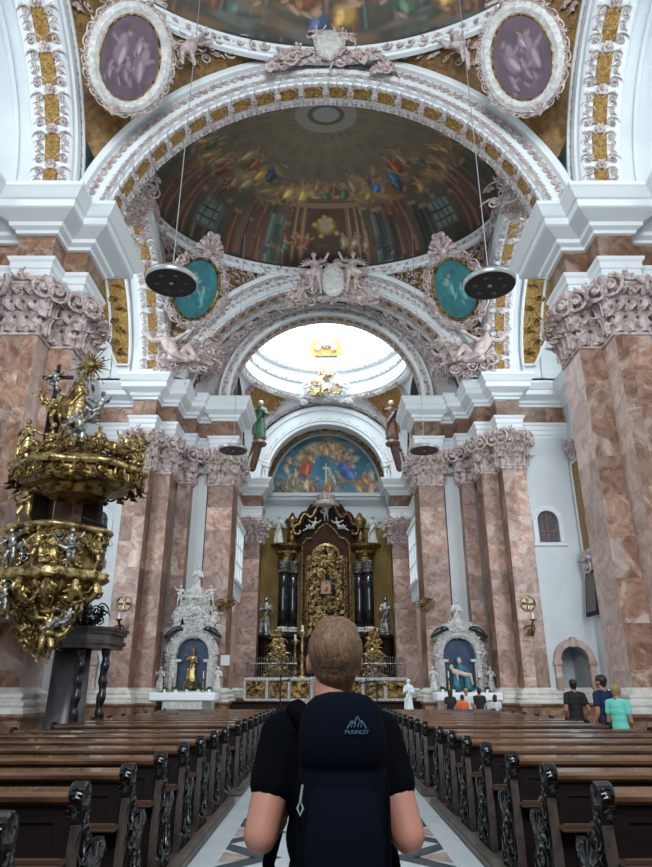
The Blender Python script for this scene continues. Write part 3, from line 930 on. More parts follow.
def dome_fresco(bay, label, seed, rise=4.0):
    rnd = random.Random(seed)
    a, c, z = RING[bay]
    cy = CY[bay]
    n, m = 560, 150
    th = np.linspace(0, 2 * pi, n)             # 0 = +x, pi/2 = far
    t = np.linspace(0, 1, m)
    TH, Tt = np.meshgrid(th, t, indexing='xy')  # (m,n)
    ph = Tt * pi / 2
    A = np.stack([(a - .1) * np.cos(ph) * np.cos(TH), cy + (c - .1) * np.cos(ph) * np.sin(TH), z + .05 + rise * np.sin(ph)], -1)
    b = MB(); b.grid(A)
    # u: degrees from the far middle, painted as architecture standing on the rim
    U = np.degrees(TH) - 90
    U = (U + 180) % 360 - 180
    V = Tt
    k = np.clip(V / .5, 0, 1)[..., None]
    Cc = np.array([.035, .035, .028]) * (1 - k) + np.array([.14, .11, .075]) * k
    k2 = np.clip((V - .45) / .35, 0, 1)[..., None]
    Cc = Cc * (1 - k2) + np.array([.24, .195, .13]) * k2
    # radial coffers high up
    co = (np.sin(np.radians(U) * 28) > .2) & (np.sin(V * 60) > -.3) & (V > .5) & (V < .86)
    Cc = np.where(co[..., None], Cc * .85, Cc)
    for i in range(700):
        u = rnd.uniform(-180, 180); v = rnd.uniform(.42, .92); q = rnd.uniform(.6, 1.5)
        brush(Cc, U, V, u, v, rnd.uniform(1.5, 7), rnd.uniform(.01, .05), 0, (.17 * q, .14 * q, .095 * q), .35, .8)
    for rr, cc in ((.885, (.32, .30, .24)), (.93, (.13, .12, .10)), (.95, (.34, .34, .31))):
        Cc = np.where((V > rr)[..., None], np.array(cc), Cc)
    # painted columns and piers on the rim
    for i in range(64):
        u = -180 + i * 360 / 64 + rnd.uniform(-1.5, 1.5)
        w = rnd.uniform(.8, 2.0)
        h = rnd.uniform(.26, .46)
        cc = rnd.choice(PAL_ARCHI)
        sl = rnd.uniform(-2, 2)
        quadrect(Cc, U, V, u - w, u + w, .02, h, tuple(x * 1.0 for x in cc), .9, sl)
        quadrect(Cc, U, V, u - w * .45, u + w * .1, .02, h, tuple(min(1, x * 2.4 + .02) for x in cc), .8, sl)
        quadrect(Cc, U, V, u - w * 1.5, u + w * 1.5, h, h + .025, (.26, .20, .13), .8, sl)
    # windows with bars, left and right
    for u in (-52, 52, -140, 140):
        quadrect(Cc, U, V, u - 5.5, u + 5.5, .13, .34, (.11, .11, .085), 1)
        quadrect(Cc, U, V, u - 4.6, u + 4.6, .15, .32, (.17, .21, .19), 1)
        for q in (-2.3, 0, 2.3): quadrect(Cc, U, V, u + q - .3, u + q + .3, .15, .32, (.05, .05, .04), 1)
        for q in (.20, .26): quadrect(Cc, U, V, u - 4.6, u + 4.6, q - .006, q + .006, (.05, .05, .04), 1)
    for s in (-1, 1):   # big red columns and green curtains
        for u, w in ((30, 2.0), (36, 2.0), (66, 2.6), (73, 2.4)):
            quadrect(Cc, U, V, s * u - w, s * u + w, .05, .42, (.11, .05, .032), .95, s * -4)
            quadrect(Cc, U, V, s * u - w * .5, s * u + w * .2, .05, .42, (.24, .13, .08), .8, s * -4)
        for u in (20, 24):
            quadrect(Cc, U, V, s * u - 2, s * u + 1.6, .02, .36, (.08, .13, .11), .9)
            quadrect(Cc, U, V, s * u - 1, s * u, .02, .36, (.16, .24, .19), .8)
    # golden wreath of clouds with figures
    for i in range(240):
        u = rnd.uniform(-180, 180); v = .48 + rnd.gauss(0, .04)
        brush(Cc, U, V, u, v, rnd.uniform(3, 9), rnd.uniform(.012, .045), rnd.uniform(-.01, .01), rnd.choice(PAL_GOLD), .5, .8)
    for i in range(90):
        u = rnd.gauss(0, 22); v = .50 + rnd.gauss(0, .035) + abs(u) * .0012
        brush(Cc, U, V, u, v, rnd.uniform(1.5, 5), rnd.uniform(.008, .03), rnd.uniform(-.01, .01), rnd.choice([(.50, .36, .15), (.40, .27, .10), (.56, .44, .24), (.24, .13, .06)]), .65, .7)
    for i in range(66):
        u = -180 + i * 360 / 66 + rnd.uniform(-2, 2)
        Uh = U / 62.0
        v = .49 + rnd.gauss(0, .045)
        figure_brush(Cc, Uh, V, u / 62.0, v, rnd.uniform(.06, .14), rnd, sx=1 / max(.3, cos(v * pi / 2)))
    Uh = U / 62.0
    if bay == 1:   # centre tableau
        quadrect(Cc, U, V, -15, 15, .0, .46, (.075, .04, .025), .85)
        for q in (-14, -10.5, 9, 12.5): quadrect(Cc, U, V, q, q + 1.8, .05, .42, (.20, .11, .06), 1); quadrect(Cc, U, V, q + .3, q + .9, .05, .42, (.34, .22, .13), 1)
        quadrect(Cc, U, V, -17, 17, .42, .45, (.24, .15, .09), 1); quadrect(Cc, U, V, -11, 11, .46, .48, (.16, .09, .05), 1)
        brush(Cc, Uh, V, 0, .31, .08, .07, 0, (.46, .31, .07), .95, .7)
        for q in range(9): brush(Cc, Uh, V, rnd.uniform(-.08, .08), .31 + rnd.uniform(-.07, .07), .02, .018, q, (.52, .36, .10), .9, .6)
        brush(Cc, Uh, V, 0, .31, .045, .06, 0, (.26, .26, .21), .95, .7)
        brush(Cc, Uh, V, 0, .04, .40, .10, 0, (.008, .006, .006), .95, .7)
        for s in (-1, 1):
            for q in range(5):
                figure_brush(Cc, Uh, V, s * (.12 + q * .07), .20 + .02 * (q % 2) - .02 * q, .11, rnd)
            for q in range(4): quadrect(Cc, U, V, s * 27 - 8 + q * 5, s * 27 - 5 + q * 5, .03, .30 + .03 * q, tuple(x * 1.2 for x in rnd.choice(PAL_ARCHI)), .8, 0)
    else:
        for i in range(60):
            brush(Cc, Uh, V, rnd.uniform(-.6, .6), rnd.uniform(0, .22), rnd.uniform(.05, .2), rnd.uniform(.02, .06), rnd.uniform(-.3, .3), rnd.choice([(.12, .12, .11), (.07, .055, .04), (.16, .10, .06), (.05, .07, .06)]), .8, .6)
        for i in range(26):
            figure_brush(Cc, Uh, V, -1.2 + i * .095 + rnd.uniform(-.03, .03), rnd.uniform(.14, .34), rnd.uniform(.12, .2), rnd, sx=1.15)
    # large flying groups
    for (u, v, h, cl) in ((-46, .60, .17, (.32, .08, .04)), (-40, .55, .15, (.06, .16, .28)), (-28, .52, .13, (.05, .18, .40)), (40, .56, .16, (.50, .32, .10)),
                          (48, .60, .15, (.30, .10, .05)), (12, .50, .15, (.58, .38, .10)), (20, .50, .15, (.62, .44, .14)), (57, .62, .16, (.36, .30, .14))):
        figure_brush(Cc, Uh, V, u / 62.0, v, h * .8, rnd, cl, sx=1 / max(.3, cos(v * pi / 2)))
    # broad darks and lights painted into the picture
    for i in range(160):
        u = rnd.uniform(-180, 180); v = rnd.uniform(0, .4)
        brush(Cc, U, V, u, v, rnd.uniform(1, 4), rnd.uniform(.01, .05), 0, rnd.choice(PAL_ARCHI), .5, .8)
    me_o = b.build('dome_fresco', 'paint', smooth=True, fix=False)
    colour_mesh(me_o.data, Cc)
    tag(me_o, label, 'fresco', 'dome frescoes')
    return me_o

dome_fresco(1, 'oval dome fresco of painted columns, clouds and saints over the pews', 4)
dome_fresco(0, 'dome fresco cut off by the top of the picture, crowded with figures', 9, 3.6)

# ------------------------------------------------------------------ drum and cupola over the crossing
cyx = CY[2]
b = MB(); n = 96
prof = [(4.62, 18.75), (4.62, 19.5), (4.55, 19.55), (4.5, 19.7), (4.62, 19.75), (4.62, 20.35), (4.45, 20.4), (4.42, 20.6), (4.75, 20.65), (4.75, 24.2), (4.6, 24.3), (4.2, 25.3), (3.4, 26.4), (2.2, 27.2), (1.4, 27.5)]
b.grid([[(r * cos(2 * pi * i / n), cyx + r * sin(2 * pi * i / n), z) for i in range(n + 1)] for r, z in prof])
dr = thing('drum', (0, cyx, 18.8), 'bright white windowed drum and cupola above the crossing', 'drum')
b.build('drum_wall', 'white', dr, smooth=False)
for k in range(8):
    th = 2 * pi * (k + .5) / 8
    g = MB()
    for i in range(12):
        pass
    A = [[((4.70) * cos(th + u), cyx + 4.70 * sin(th + u), zz) for u in np.linspace(-.2, .2, 6)] for zz in (21.2, 23.6)]
    g.grid(A); w = g.build('window_pane', 'lit_glass', dr)
    f = MB(); f.tube([((4.68) * cos(th + u), cyx + 4.68 * sin(th + u), zz) for u, zz in ((-.22, 21.1), (-.22, 23.7), (0, 23.95), (.22, 23.7), (.22, 21.1))], .07, 6, closed=True)
    f.build('window_surround', 'trim', dr)
g = MB()
for z0, r0, sz, cnt in ((20.5, 4.42, .34, 70), (19.62, 4.5, .24, 70)):
    for i in range(cnt):
        th = 2 * pi * i / cnt
        g.tpl(TP['spray' if i % 2 else 'rosette'], frame((r0 * cos(th), cyx + r0 * sin(th), z0), (0, 0, -1), (-cos(th), -sin(th), 0), sz))
g.build('garland', 'stucco', dr, fix=False)
g = MB()
for zz in (22.2,):
    A = [[(4.6 * cos(pi / 2 + u), cyx + 4.6 * sin(pi / 2 + u), z) for u in np.linspace(-.22, .22, 8)] for z in (21.6, 22.7)]
    g.grid(A)
    A2 = np.array(A); A2[..., 1] += .06; g.grid(A2)
g.build('gold_cartouche', 'gold_panel', dr)
g = MB()
for sx in (-1, 1):
    g.tpl(TP['scroll' if sx > 0 else 'scroll_m'], frame((sx * .5, cyx + 4.5, 22.15), (0, 0, 1), (0, -1, 0), .45))
g.tpl(TP['shell'], frame((0, cyx + 4.5, 22.3), (0, 0, 1), (0, -1, 0), .6)); g.build('shell', 'stucco_white', dr, fix=False)

# ------------------------------------------------------------------ walls, floor, light shell
def slab(name, x0, x1, y0, y1, z0, z1, m='white', kind=True):
    b = MB(); b.box(x0, x1, y0, y1, z0, z1)
    o = b.build(name, m)
    if kind: struct(o)
    return o
slab('floor', -12, 12, -6, 44, -.3, 0, 'floor')
slab('ceiling_roof', -12, 12, -1, 44, 28.2, 28.6)  # unseen shell with the outer walls, added to stop world light leaking in
slab('wall_left_light_shell', -11.6, -11.2, -1, 44, 0, 28.2)
slab('wall_right_light_shell', 11.2, 11.6, -1, 44, 0, 28.2)
slab('wall_end_light_shell', -12, 12, 43.2, 43.6, 0, 28.2)

def wall_with_holes(name, x0, x1, y, th, z0, z1, holes, m='white'):
    """transverse wall (faces -Y); holes: (cx, half width, zbottom, zspring) round-headed openings"""
    b = MB()
    xs = sorted(set([x0, x1] + [h[0] - h[1] for h in holes] + [h[0] + h[1] for h in holes]))
    for a, c in zip(xs[:-1], xs[1:]):
        hs = sorted([h for h in holes if h[0] - h[1] <= a + 1e-6 and h[0] + h[1] >= c - 1e-6], key=lambda h: h[2])
        z = z0
        for h in hs:
            if h[2] > z: b.box(a, c, y, y + th, z, h[2])
            # spandrels
            n = 14
            top = h[3] + h[1]
            pts = [(h[0] + h[1] * cos(pi * i / n), h[3] + h[1] * sin(pi * i / n)) for i in range(n + 1)]
            for i in range(n):
                p, q = pts[i], pts[i + 1]
                b.prism([p, (p[0], top), (q[0], top), q], y, y + th, 'y')
            # reveal
            b.grid([[(px, yy, pz) for px, pz in pts] for yy in (y, y + th)])
            z = top
        if z < z1: b.box(a, c, y, y + th, z, z1)
    return struct(b.build(name, m))

for sgn in (-1, 1):
    sw = side_word(sgn)
    X = lambda v: v * sgn
    # transverse wall of the second bay with window and door
    hx0, hx1 = sorted((X(7.2), X(9.95)))
    dcx = X(8.95); wcx = X(8.62) if sgn > 0 else -8.88
    wall_with_holes('wall_%s_transverse' % sw, hx0, hx1, 25.0, .45, 0, 11.2, [(dcx, .52, 0, 2.45), (wcx, .40, 6.75, 7.62)])
    slab('wall_%s_transverse_upper' % sw, hx0, hx1, 25.0, 25.4, 11.2, 20, 'white')
    # dark room behind door, window pane
    slab('wall_%s_passage' % sw, X(8.95) - .9, X(8.95) + .9, 26.6, 26.7, 0, 3.4, 'white')
    slab('wall_%s_passage_side' % sw, X(8.95) + .55 * sgn - .02, X(8.95) + .55 * sgn + .04, 25.45, 26.6, 0, 3.4, 'white')
    # door surround
    d = thing('door_surround', (dcx, 25.0, 0), ('pink marble door surround on the right wall behind the visitors' if sgn > 0 else 'pink marble door surround half hidden by the dark canopy on the left'), 'door surround')
    for sd in (-1, 1):
        g = MB(); g.bbox(dcx + sd * .62 - .12, dcx + sd * .62 + .12, 24.86, 25.1, 0, 2.3, .02); g.build('jamb', 'marble_pale', d)
        g = MB(); g.bbox(dcx + sd * .62 - .16, dcx + sd * .62 + .16, 24.82, 25.1, 2.3, 2.48, .03); g.build('impost', 'marble_pale', d)
    g = MB()
    arch_sweep(g, lambda a, R, dd: (dcx + R * cos(a), dd, 2.48 + R * sin(a)), [(.5, 25.1), (.5, 24.86), (.72, 24.84), (.74, 24.9), (.74, 25.1)], 0, pi, 20)
    g.build('archivolt', 'marble_pale', d)
    g = MB(); g.bbox(dcx - .1, dcx + .1, 24.8, 25.05, 2.92, 3.28, .03); g.build('keystone', 'marble_pale', d)
    # window in the transverse wall
    w = struct(bpy.data.objects.new('window_%d' % (1 if sgn < 0 else 2), None)); COL.objects.link(w); w.location = (wcx, 25, 6.75)
    hw, zb_, zs = .40, 6.75, 7.62
    g = MB(); g.prism([(wcx + hw * cos(pi * i / 16), zs + hw * sin(pi * i / 16)) for i in range(17)] + [(wcx - hw, zb_), (wcx + hw, zb_)], 25.22, 25.26, 'y')
    g.build('leaded_pane', 'glass_dark', w)
    g = MB()
    g.box(wcx - .03, wcx + .03, 25.16, 25.22, zb_, 8.0); g.box(wcx - hw, wcx + hw, 25.16, 25.22, 7.2, 7.26)
    for q in (-.2, .2): g.box(wcx + q - .01, wcx + q + .01, 25.18, 25.22, zb_, 7.9)
    for q in (6.97, 7.48, 7.72): g.box(wcx - .38, wcx + .38, 25.18, 25.22, q - .01, q + .01)
    g.build('glazing_bars', 'red_lead' if sgn > 0 else 'dark_wood', w)
    g = MB()
    arch_sweep(g, lambda a, R, dd: (wcx + R * cos(a), dd, zs + R * sin(a)), [(hw, 25.1), (hw, 24.95), (hw + .08, 24.93), (hw + .12, 24.97), (hw + .2, 24.95), (hw + .2, 25.02)], 0, pi, 20)
    for sd in (-1, 1): g.bbox(wcx + sd * (hw + .1) - .1, wcx + sd * (hw + .1) + .1, 24.93, 25.05, zb_, zs + .02, .02)
    g.bbox(wcx - .68, wcx + .68, 24.85, 25.05, zb_ - .14, zb_, .03)
    g.build('window_surround', 'trim', w)
    # base course of the transverse wall
    g = MB(); g.bbox(hx0, hx1 if sgn > 0 else hx1, 24.85, 25.02, 1.05, 1.5, .04)
    gg = MB()
    for a_, c_ in ((X(7.6), dcx - sgn * .76), (dcx + sgn * .76, X(9.9))):
        p_, q_ = sorted((a_, c_))
        gg.bbox(p_, q_, 24.86, 25.02, 0, 1.1, .02); gg.bbox(p_, q_, 24.78, 25.02, 1.1, 1.5, .05)
    struct(gg.build('baseboard_%s' % sw, 'stone_pale'))
    # side walls of the bays with high windows
    slab('wall_%s_chapel' % sw, *sorted((X(9.85), X(10.15))), 14.4, 25.4, 0, 13.0)
    slab('wall_%s_near_chapel' % sw, *sorted((X(9.3), X(9.6))), 3.5, 16.2, 0, 13.2)
    slab('wall_%s_pier_block' % sw, *sorted((X(7.4), X(9.9))), 14.5, 16.3, 0, 13.3, 'white')
    slab('wall_%s_pier_upper' % sw, *sorted((X(6.9), X(11.2))), 13.6, 15.2, 13.35, 20, 'white')
    slab('wall_%s_beyond' % sw, *sorted((X(5.05), X(7.3))), 26.8, 27.3, 0, 13.3, 'white')
    slab('wall_%s_crossing' % sw, *sorted((X(5.1), X(5.5))), 27.8, 38.6, 0, 16.0, 'marble_pale')
    slab('wall_%s_chancel' % sw, *sorted((X(4.4), X(4.8))), 39.2, 43.0, 0, 18.0, 'ochre_wall')
    slab('wall_%s_nave_upper' % sw, *sorted((X(7.7), X(8.0))), 24.2, 29, 13.2, 20, 'white')
    # chapel barrel vaults and lunette end walls with daylit windows
    for bay in (0, 1):
        yc = YC[bay]; xe = 9.3 if bay == 0 else 9.85
        g = MB()
        g.grid([[PL(pi * i / 40, 4.75, xx, yc, sgn) for i in range(41)] for xx in (7.7, 8.1, 8.12, 8.5, 8.52, xe + .6)])
        for xx in (8.1, 8.9):
            arch_sweep(g, lambda a, R, d_: PL(a, R, d_, yc, sgn), [(4.78, xx), (4.66, xx), (4.64, xx + .1), (4.78, xx + .12)], 0, pi, 40)
        struct(g.build('ceiling_%s_chapel' % sw, 'white', smooth=False))
        g = MB(); g.box(*sorted((X(xe + .3), X(xe + .5))), yc - 4.8, yc + 4.8, 12.6, 18.5)
        struct(g.build('wall_%s_lunette' % sw, 'white'))
        # cornice along the chapel wall
        g = MB(); sweep_plan(g, [(xe, yc + 5.5), (xe, yc - 5.5)], [(0, 12.4), (.12, 12.5), (.2, 12.7), (.4, 12.8), (.45, 13.1), (.5, 13.3), (0, 13.4)], sgn, cap=False)
        struct(g.build('trim_%s_chapel' % sw, 'trim'))
        w = struct(bpy.data.objects.new('window_%d' % (3 + bay * 2 + (sgn > 0)), None)); COL.objects.link(w); w.location = (X(xe + .28), yc, 13.8)
        g = MB(); g.prism([(yc + 1.9 * cos(pi * i / 20), 15.0 + 1.9 * sin(pi * i / 20)) for i in range(21)] + [(yc - 1.9, 13.8), (yc + 1.9, 13.8)], X(xe + .27), X(xe + .3), 'x')
        g.build('pane', 'lit_glass', w)
        g = MB()
        for q in np.linspace(-1.9, 1.9, 7): g.box(*sorted((X(xe + .2), X(xe + .27))), yc + q - .03, yc + q + .03, 13.8, 15.0 + sqrt(max(0, 1.9 ** 2 - q * q)))
        for q in (14.4, 15, 15.6, 16.2): g.box(*sorted((X(xe + .2), X(xe + .27))), yc - 1.8, yc + 1.8, q - .03, q + .03)
        g.build('glazing_bars', 'trim', w)
    # gilded panel on the haunch of the chapel vault
    t = thing('vault_ornament', (X(8.7), 23.7, 16), 'gilded ochre panel in a white frame on the %s chapel vault behind the near pier' % sw, 'panel', 'gilded chapel vault panels')
    yc = YC[1]
    def vp(a, x, R=4.68): return PL(a, R, x, yc, sgn)
    g = MB()
    g.grid([[vp(a, 8.15 + u * (.5 + .9 * min(1, (a - .12) / .4))) for a in np.linspace(.12, .98, 16)] for u in np.linspace(0, 1, 5)])
    g.build('gold_field', 'gold_panel', t)
    g = MB()
    edge = [vp(a, 8.12, 4.66) for a in np.linspace(.12, .98, 14)] + [vp(a, 8.15 + (.5 + .9 * min(1, (a - .12) / .4)), 4.66) for a in np.linspace(.98, .12, 14)]
    g.tube(edge, .06, 6, closed=True); g.build('frame', 'trim', t)
    g = MB()
    for k, a in enumerate(np.linspace(.22, .9, 8)):
        p = Vector(vp(a, 8.5 + .3 * (k % 2), 4.64)); inn = (Vector((p.x, yc, 13.6)) - p).normalized()
        g.tpl(TP['scroll' if k % 2 else 'spray'], frame(p, (0, 0, 1), inn, .4))
    g.build('relief', 'gold_dark', t, fix=False)
    t = thing('wall_panel', (X(9.8), 24.4, 6), 'tall narrow ochre strip panel with white frame on the %s chapel wall' % sw, 'panel', 'strip panels of the chapel walls')
    g = MB(); g.bbox(*sorted((X(9.76), X(9.88))), 23.9, 24.75, 6.4, 9.8, .01); g.build('ochre_field', 'gold_panel', t)
    g = MB()
    for yy in (23.82, 24.82): g.bbox(*sorted((X(9.72), X(9.88))), yy - .07, yy + .07, 6.3, 9.9, .02)
    for zz in (6.3, 9.9): g.bbox(*sorted((X(9.72), X(9.88))), 23.75, 24.89, zz - .08, zz + .08, .02)
    g.build('frame', 'trim', t)
    g = MB()
    for zz in (10.4, 5.95):
        g.tpl(TP['shell'], frame((X(9.7), 24.35, zz), (0, 0, 1), (-sgn, 0, 0), .7)); g.tpl(TP['scroll'], frame((X(9.7), 24.25, zz - .3), (0, 0, 1), (-sgn, 0, 0), .5))
        g.tpl(TP['leaf'], frame((X(9.7), 24.35, zz - .5), (0, 0, 1), (-sgn, 0, 0), .7))
    g.build('console', 'stucco', t, fix=False)

# back wall of the chancel
slab('wall_end_chancel', -4.5, 4.5, 42.0, 42.3, 0, 11.9, 'ochre_wall')
slab('wall_end_upper', -5.0, 5.0, 42.1, 42.4, 11.5, 20, 'white')
g = MB(); sweep_plan(g, [(-4.5, 42.1), (4.5, 42.1)], [(0, 0), (0, 1)], cap=False)
def cross_cornice(y, x0, x1, prof, name, m):
    A = []
    for d, z in prof: A.append([(x0, y - d, z), (x1, y - d, z)])
    b = MB(); b.grid(A); return b.build(name, m)
o = cross_cornice(42.0, -4.4, 4.4, [(0, 11.2), (.1, 11.25), (.15, 11.5), (.3, 11.6), (.3, 11.9), (.05, 12.0), (.05, 12.7), (.3, 12.8), (.6, 13.0), (.65, 13.15), (.8, 13.2), (.85, 13.4), (0, 13.45)], 'trim_chancel', 'trim')
struct(o)
# chancel barrel
g = MB()
arch_sweep(g, lambda a, R, d: PT(a, R, d, 13.4), [(3.65, 39.2), (4.3, 39.6), (4.35, 41.0), (4.4, 42.2)], 0, pi, 40)
struct(g.build('ceiling_chancel', 'stucco_white', smooth=True))

# lunette painting
lp = thing('lunette_painting', (0, 41.9, 13.5), 'half round painting of saints on clouds in blue sky above the high altar', 'painting')
n, m = 150, 90
HW, HH = 3.62, 4.15
uu = np.linspace(-1, 1, n); vv = np.linspace(0, 1, m)
A = np.zeros((m, n, 3)); Ux = np.zeros((m, n)); Vz = np.zeros((m, n))
for j in range(m):
    w = sqrt(max(0, 1 - vv[j] ** 2))
    A[j, :, 0] = uu * w * HW; A[j, :, 1] = 41.86; A[j, :, 2] = 13.5 + vv[j] * HH
    Ux[j] = uu * w; Vz[j] = vv[j]
rnd = random.Random(21)
Cc = np.zeros((m, n, 3)) + np.array([.06, .20, .30])
for i in range(110):
    brush(Cc, Ux, Vz, rnd.uniform(-1, 1), rnd.uniform(.2, 1), rnd.uniform(.06, .22), rnd.uniform(.03, .10), rnd.uniform(-.5, .5), rnd.choice([(.05, .22, .34), (.10, .32, .44), (.04, .13, .22), (.30, .38, .40)]), .6, .8)
for i in range(70):
    a = rnd.gauss(0, .35)
    brush(Cc, Ux, Vz, a, .78 + rnd.gauss(0, .08) - abs(a) * .25, rnd.uniform(.05, .16), rnd.uniform(.03, .07), rnd.uniform(-.4, .4), rnd.choice([(.72, .52, .25), (.60, .40, .16), (.80, .66, .42), (.42, .25, .10)]), .7, .8)
for i in range(90):
    brush(Cc, Ux, Vz, rnd.uniform(-1, 1), rnd.uniform(0, .28), rnd.uniform(.05, .16), rnd.uniform(.02, .08), rnd.uniform(-.6, .6), rnd.choice([(.50, .30, .14), (.36, .16, .07), (.60, .44, .28), (.12, .10, .07), (.20, .20, .12)]), .75, .8)
for i in range(26):
    u = rnd.uniform(-.85, .85); figure_brush(Cc, Ux, Vz, u, rnd.uniform(.05, .85) * sqrt(1 - u * u) * .9, rnd.uniform(.14, .26), rnd, rnd.choice([(.62, .42, .2), (.5, .3, .14), (.3, .34, .3), (.55, .2, .1), (.7, .55, .35)]), (.72, .50, .36))
for (u, v, h, cl) in ((-.38, .45, .42, (.55, .13, .06)), (-.30, .62, .22, (.60, .34, .12)), (.34, .46, .44, (.05, .14, .48)), (.44, .36, .36, (.06, .20, .55)), (0, .74, .28, (.62, .46, .22)), (.12, .82, .22, (.70, .50, .30)),
                      (-.10, .80, .2, (.55, .40, .25)), (-.62, .22, .28, (.30, .22, .12)), (.72, .24, .26, (.5, .26, .10)), (-.8, .12, .22, (.10, .12, .09)), (.05, .12, .26, (.35, .16, .08)), (.6, .1, .24, (.55, .34, .16)), (-.25, .1, .25, (.25, .12, .09))):
    figure_brush(Cc, Ux, Vz, u, v, h, rnd, cl)
quadrect(Cc, Ux, Vz, -.012, .012, .2, .52, (.80, .70, .42)); quadrect(Cc, Ux, Vz, -.06, .06, .42, .45, (.80, .70, .42))
Cc = np.clip(Cc * 1.25, 0, .9)
g = MB(); g.grid(A); g.add(A[:, ::n - 1].reshape(-1, 3) + np.array([0, .06, 0]), [(0, 1, 3, 2)])
o = g.build('canvas', 'paint', lp, fix=False)
cc = np.concatenate([Cc.reshape(-1, 3), np.zeros((2 * m, 3)) + .05])
ca = o.data.color_attributes.new('Col', 'FLOAT_COLOR', 'POINT'); arr = np.ones((len(cc), 4), np.float32); arr[:, :3] = cc; ca.data.foreach_set('color', arr.ravel())
g = MB(); g.tube([(HW * cos(pi * i / 48) * 1.02, 41.8, 13.5 + HH * 1.02 * sin(pi * i / 48)) for i in range(49)], .10, 8); g.tube([(-HW, 41.8, 13.52), (HW, 41.8, 13.52)], .08, 8); g.build('frame', 'trim', lp)
g = MB()
for i in range(41):
    a = pi * (.12 + .76 * i / 40)
    g.tpl(TP['scroll' if i % 2 else 'spray'], frame((HW * 1.10 * cos(a), 41.75, 13.5 + HH * 1.09 * sin(a)), (cos(a), 0, sin(a)), (0, -1, 0), .34))
g.tpl(TP['shell'], frame((0, 41.6, 13.5 + HH * 1.08), (0, 0, 1), (0, -1, 0), .8)); g.build('gilt_garland', 'gold_dark', lp, fix=False)

# ------------------------------------------------------------------ medallions and cartouches on the pendentives
def basis_at(p, target):
    n = (Vector(target) - Vector(p)).normalized()
    up = Vector((0, 0, 1)); up = (up - n * up.dot(n)).normalized()
    right = up.cross(n)
    return right, up, n

def picture_oval(root, p, right, up, n, w, h, paintfn, name='painting', N=64, lift=.12):
    rr = np.linspace(0, 1, 26)
    A = np.zeros((26, N + 1, 3)); U = np.zeros((26, N + 1)); V = np.zeros((26, N + 1))
    for i, r in enumerate(rr):
        for j in range(N + 1):
            a = 2 * pi * j / N
            q = Vector(p) + right * (w * r * cos(a)) + up * (h * r * sin(a)) + n * lift
            A[i, j] = q; U[i, j] = r * cos(a); V[i, j] = r * sin(a)
    Cc = paintfn(U, V)
    g = MB(); g.grid(A)
    o = g.build(name, 'paint', root, fix=False)
    colour_mesh(o.data, Cc)
    return o

def paint_purple(seed):
    def f(U, V):
        r = random.Random(seed)
        C = np.zeros(U.shape + (3,)) + np.array([.12, .08, .105])
        for i in range(60):
            k = r.uniform(.5, 1.5)
            brush(C, U, V, r.uniform(-1, 1), r.uniform(-1, 1), r.uniform(.1, .35), r.uniform(.05, .2), r.uniform(0, 3), tuple(x * k for x in (.12, .08, .105)), .6, .8)
        for u, v, h, k in ((-.35, .05, 1.0, 1.3), (.35, -.05, 1.1, 1.1), (0, -.35, .7, .8), (.15, .35, .5, 1.6), (-.5, -.5, .5, 1.0)):
            figure_brush(C, U, V, u, v, h, r, tuple(x * k for x in (.17, .12, .15)), (.26, .20, .22))
        return C
    return f
def paint_teal(seed):
    def f(U, V):
        r = random.Random(seed)
        C = np.zeros(U.shape + (3,)) + np.array([.03, .15, .17])
        for i in range(50):
            k = r.uniform(.4, 1.7)
            brush(C, U, V, r.uniform(-1, 1), r.uniform(-1, 1), r.uniform(.1, .4), r.uniform(.05, .2), r.uniform(0, 3), (.03 * k, .16 * k, .18 * k), .6, .8)
        for u, v, h in ((-.2, .1, .8), (.3, -.2, .7)):
            figure_brush(C, U, V, u, v, h, r, (.06, .24, .25), (.22, .34, .34))
        return C
    return f

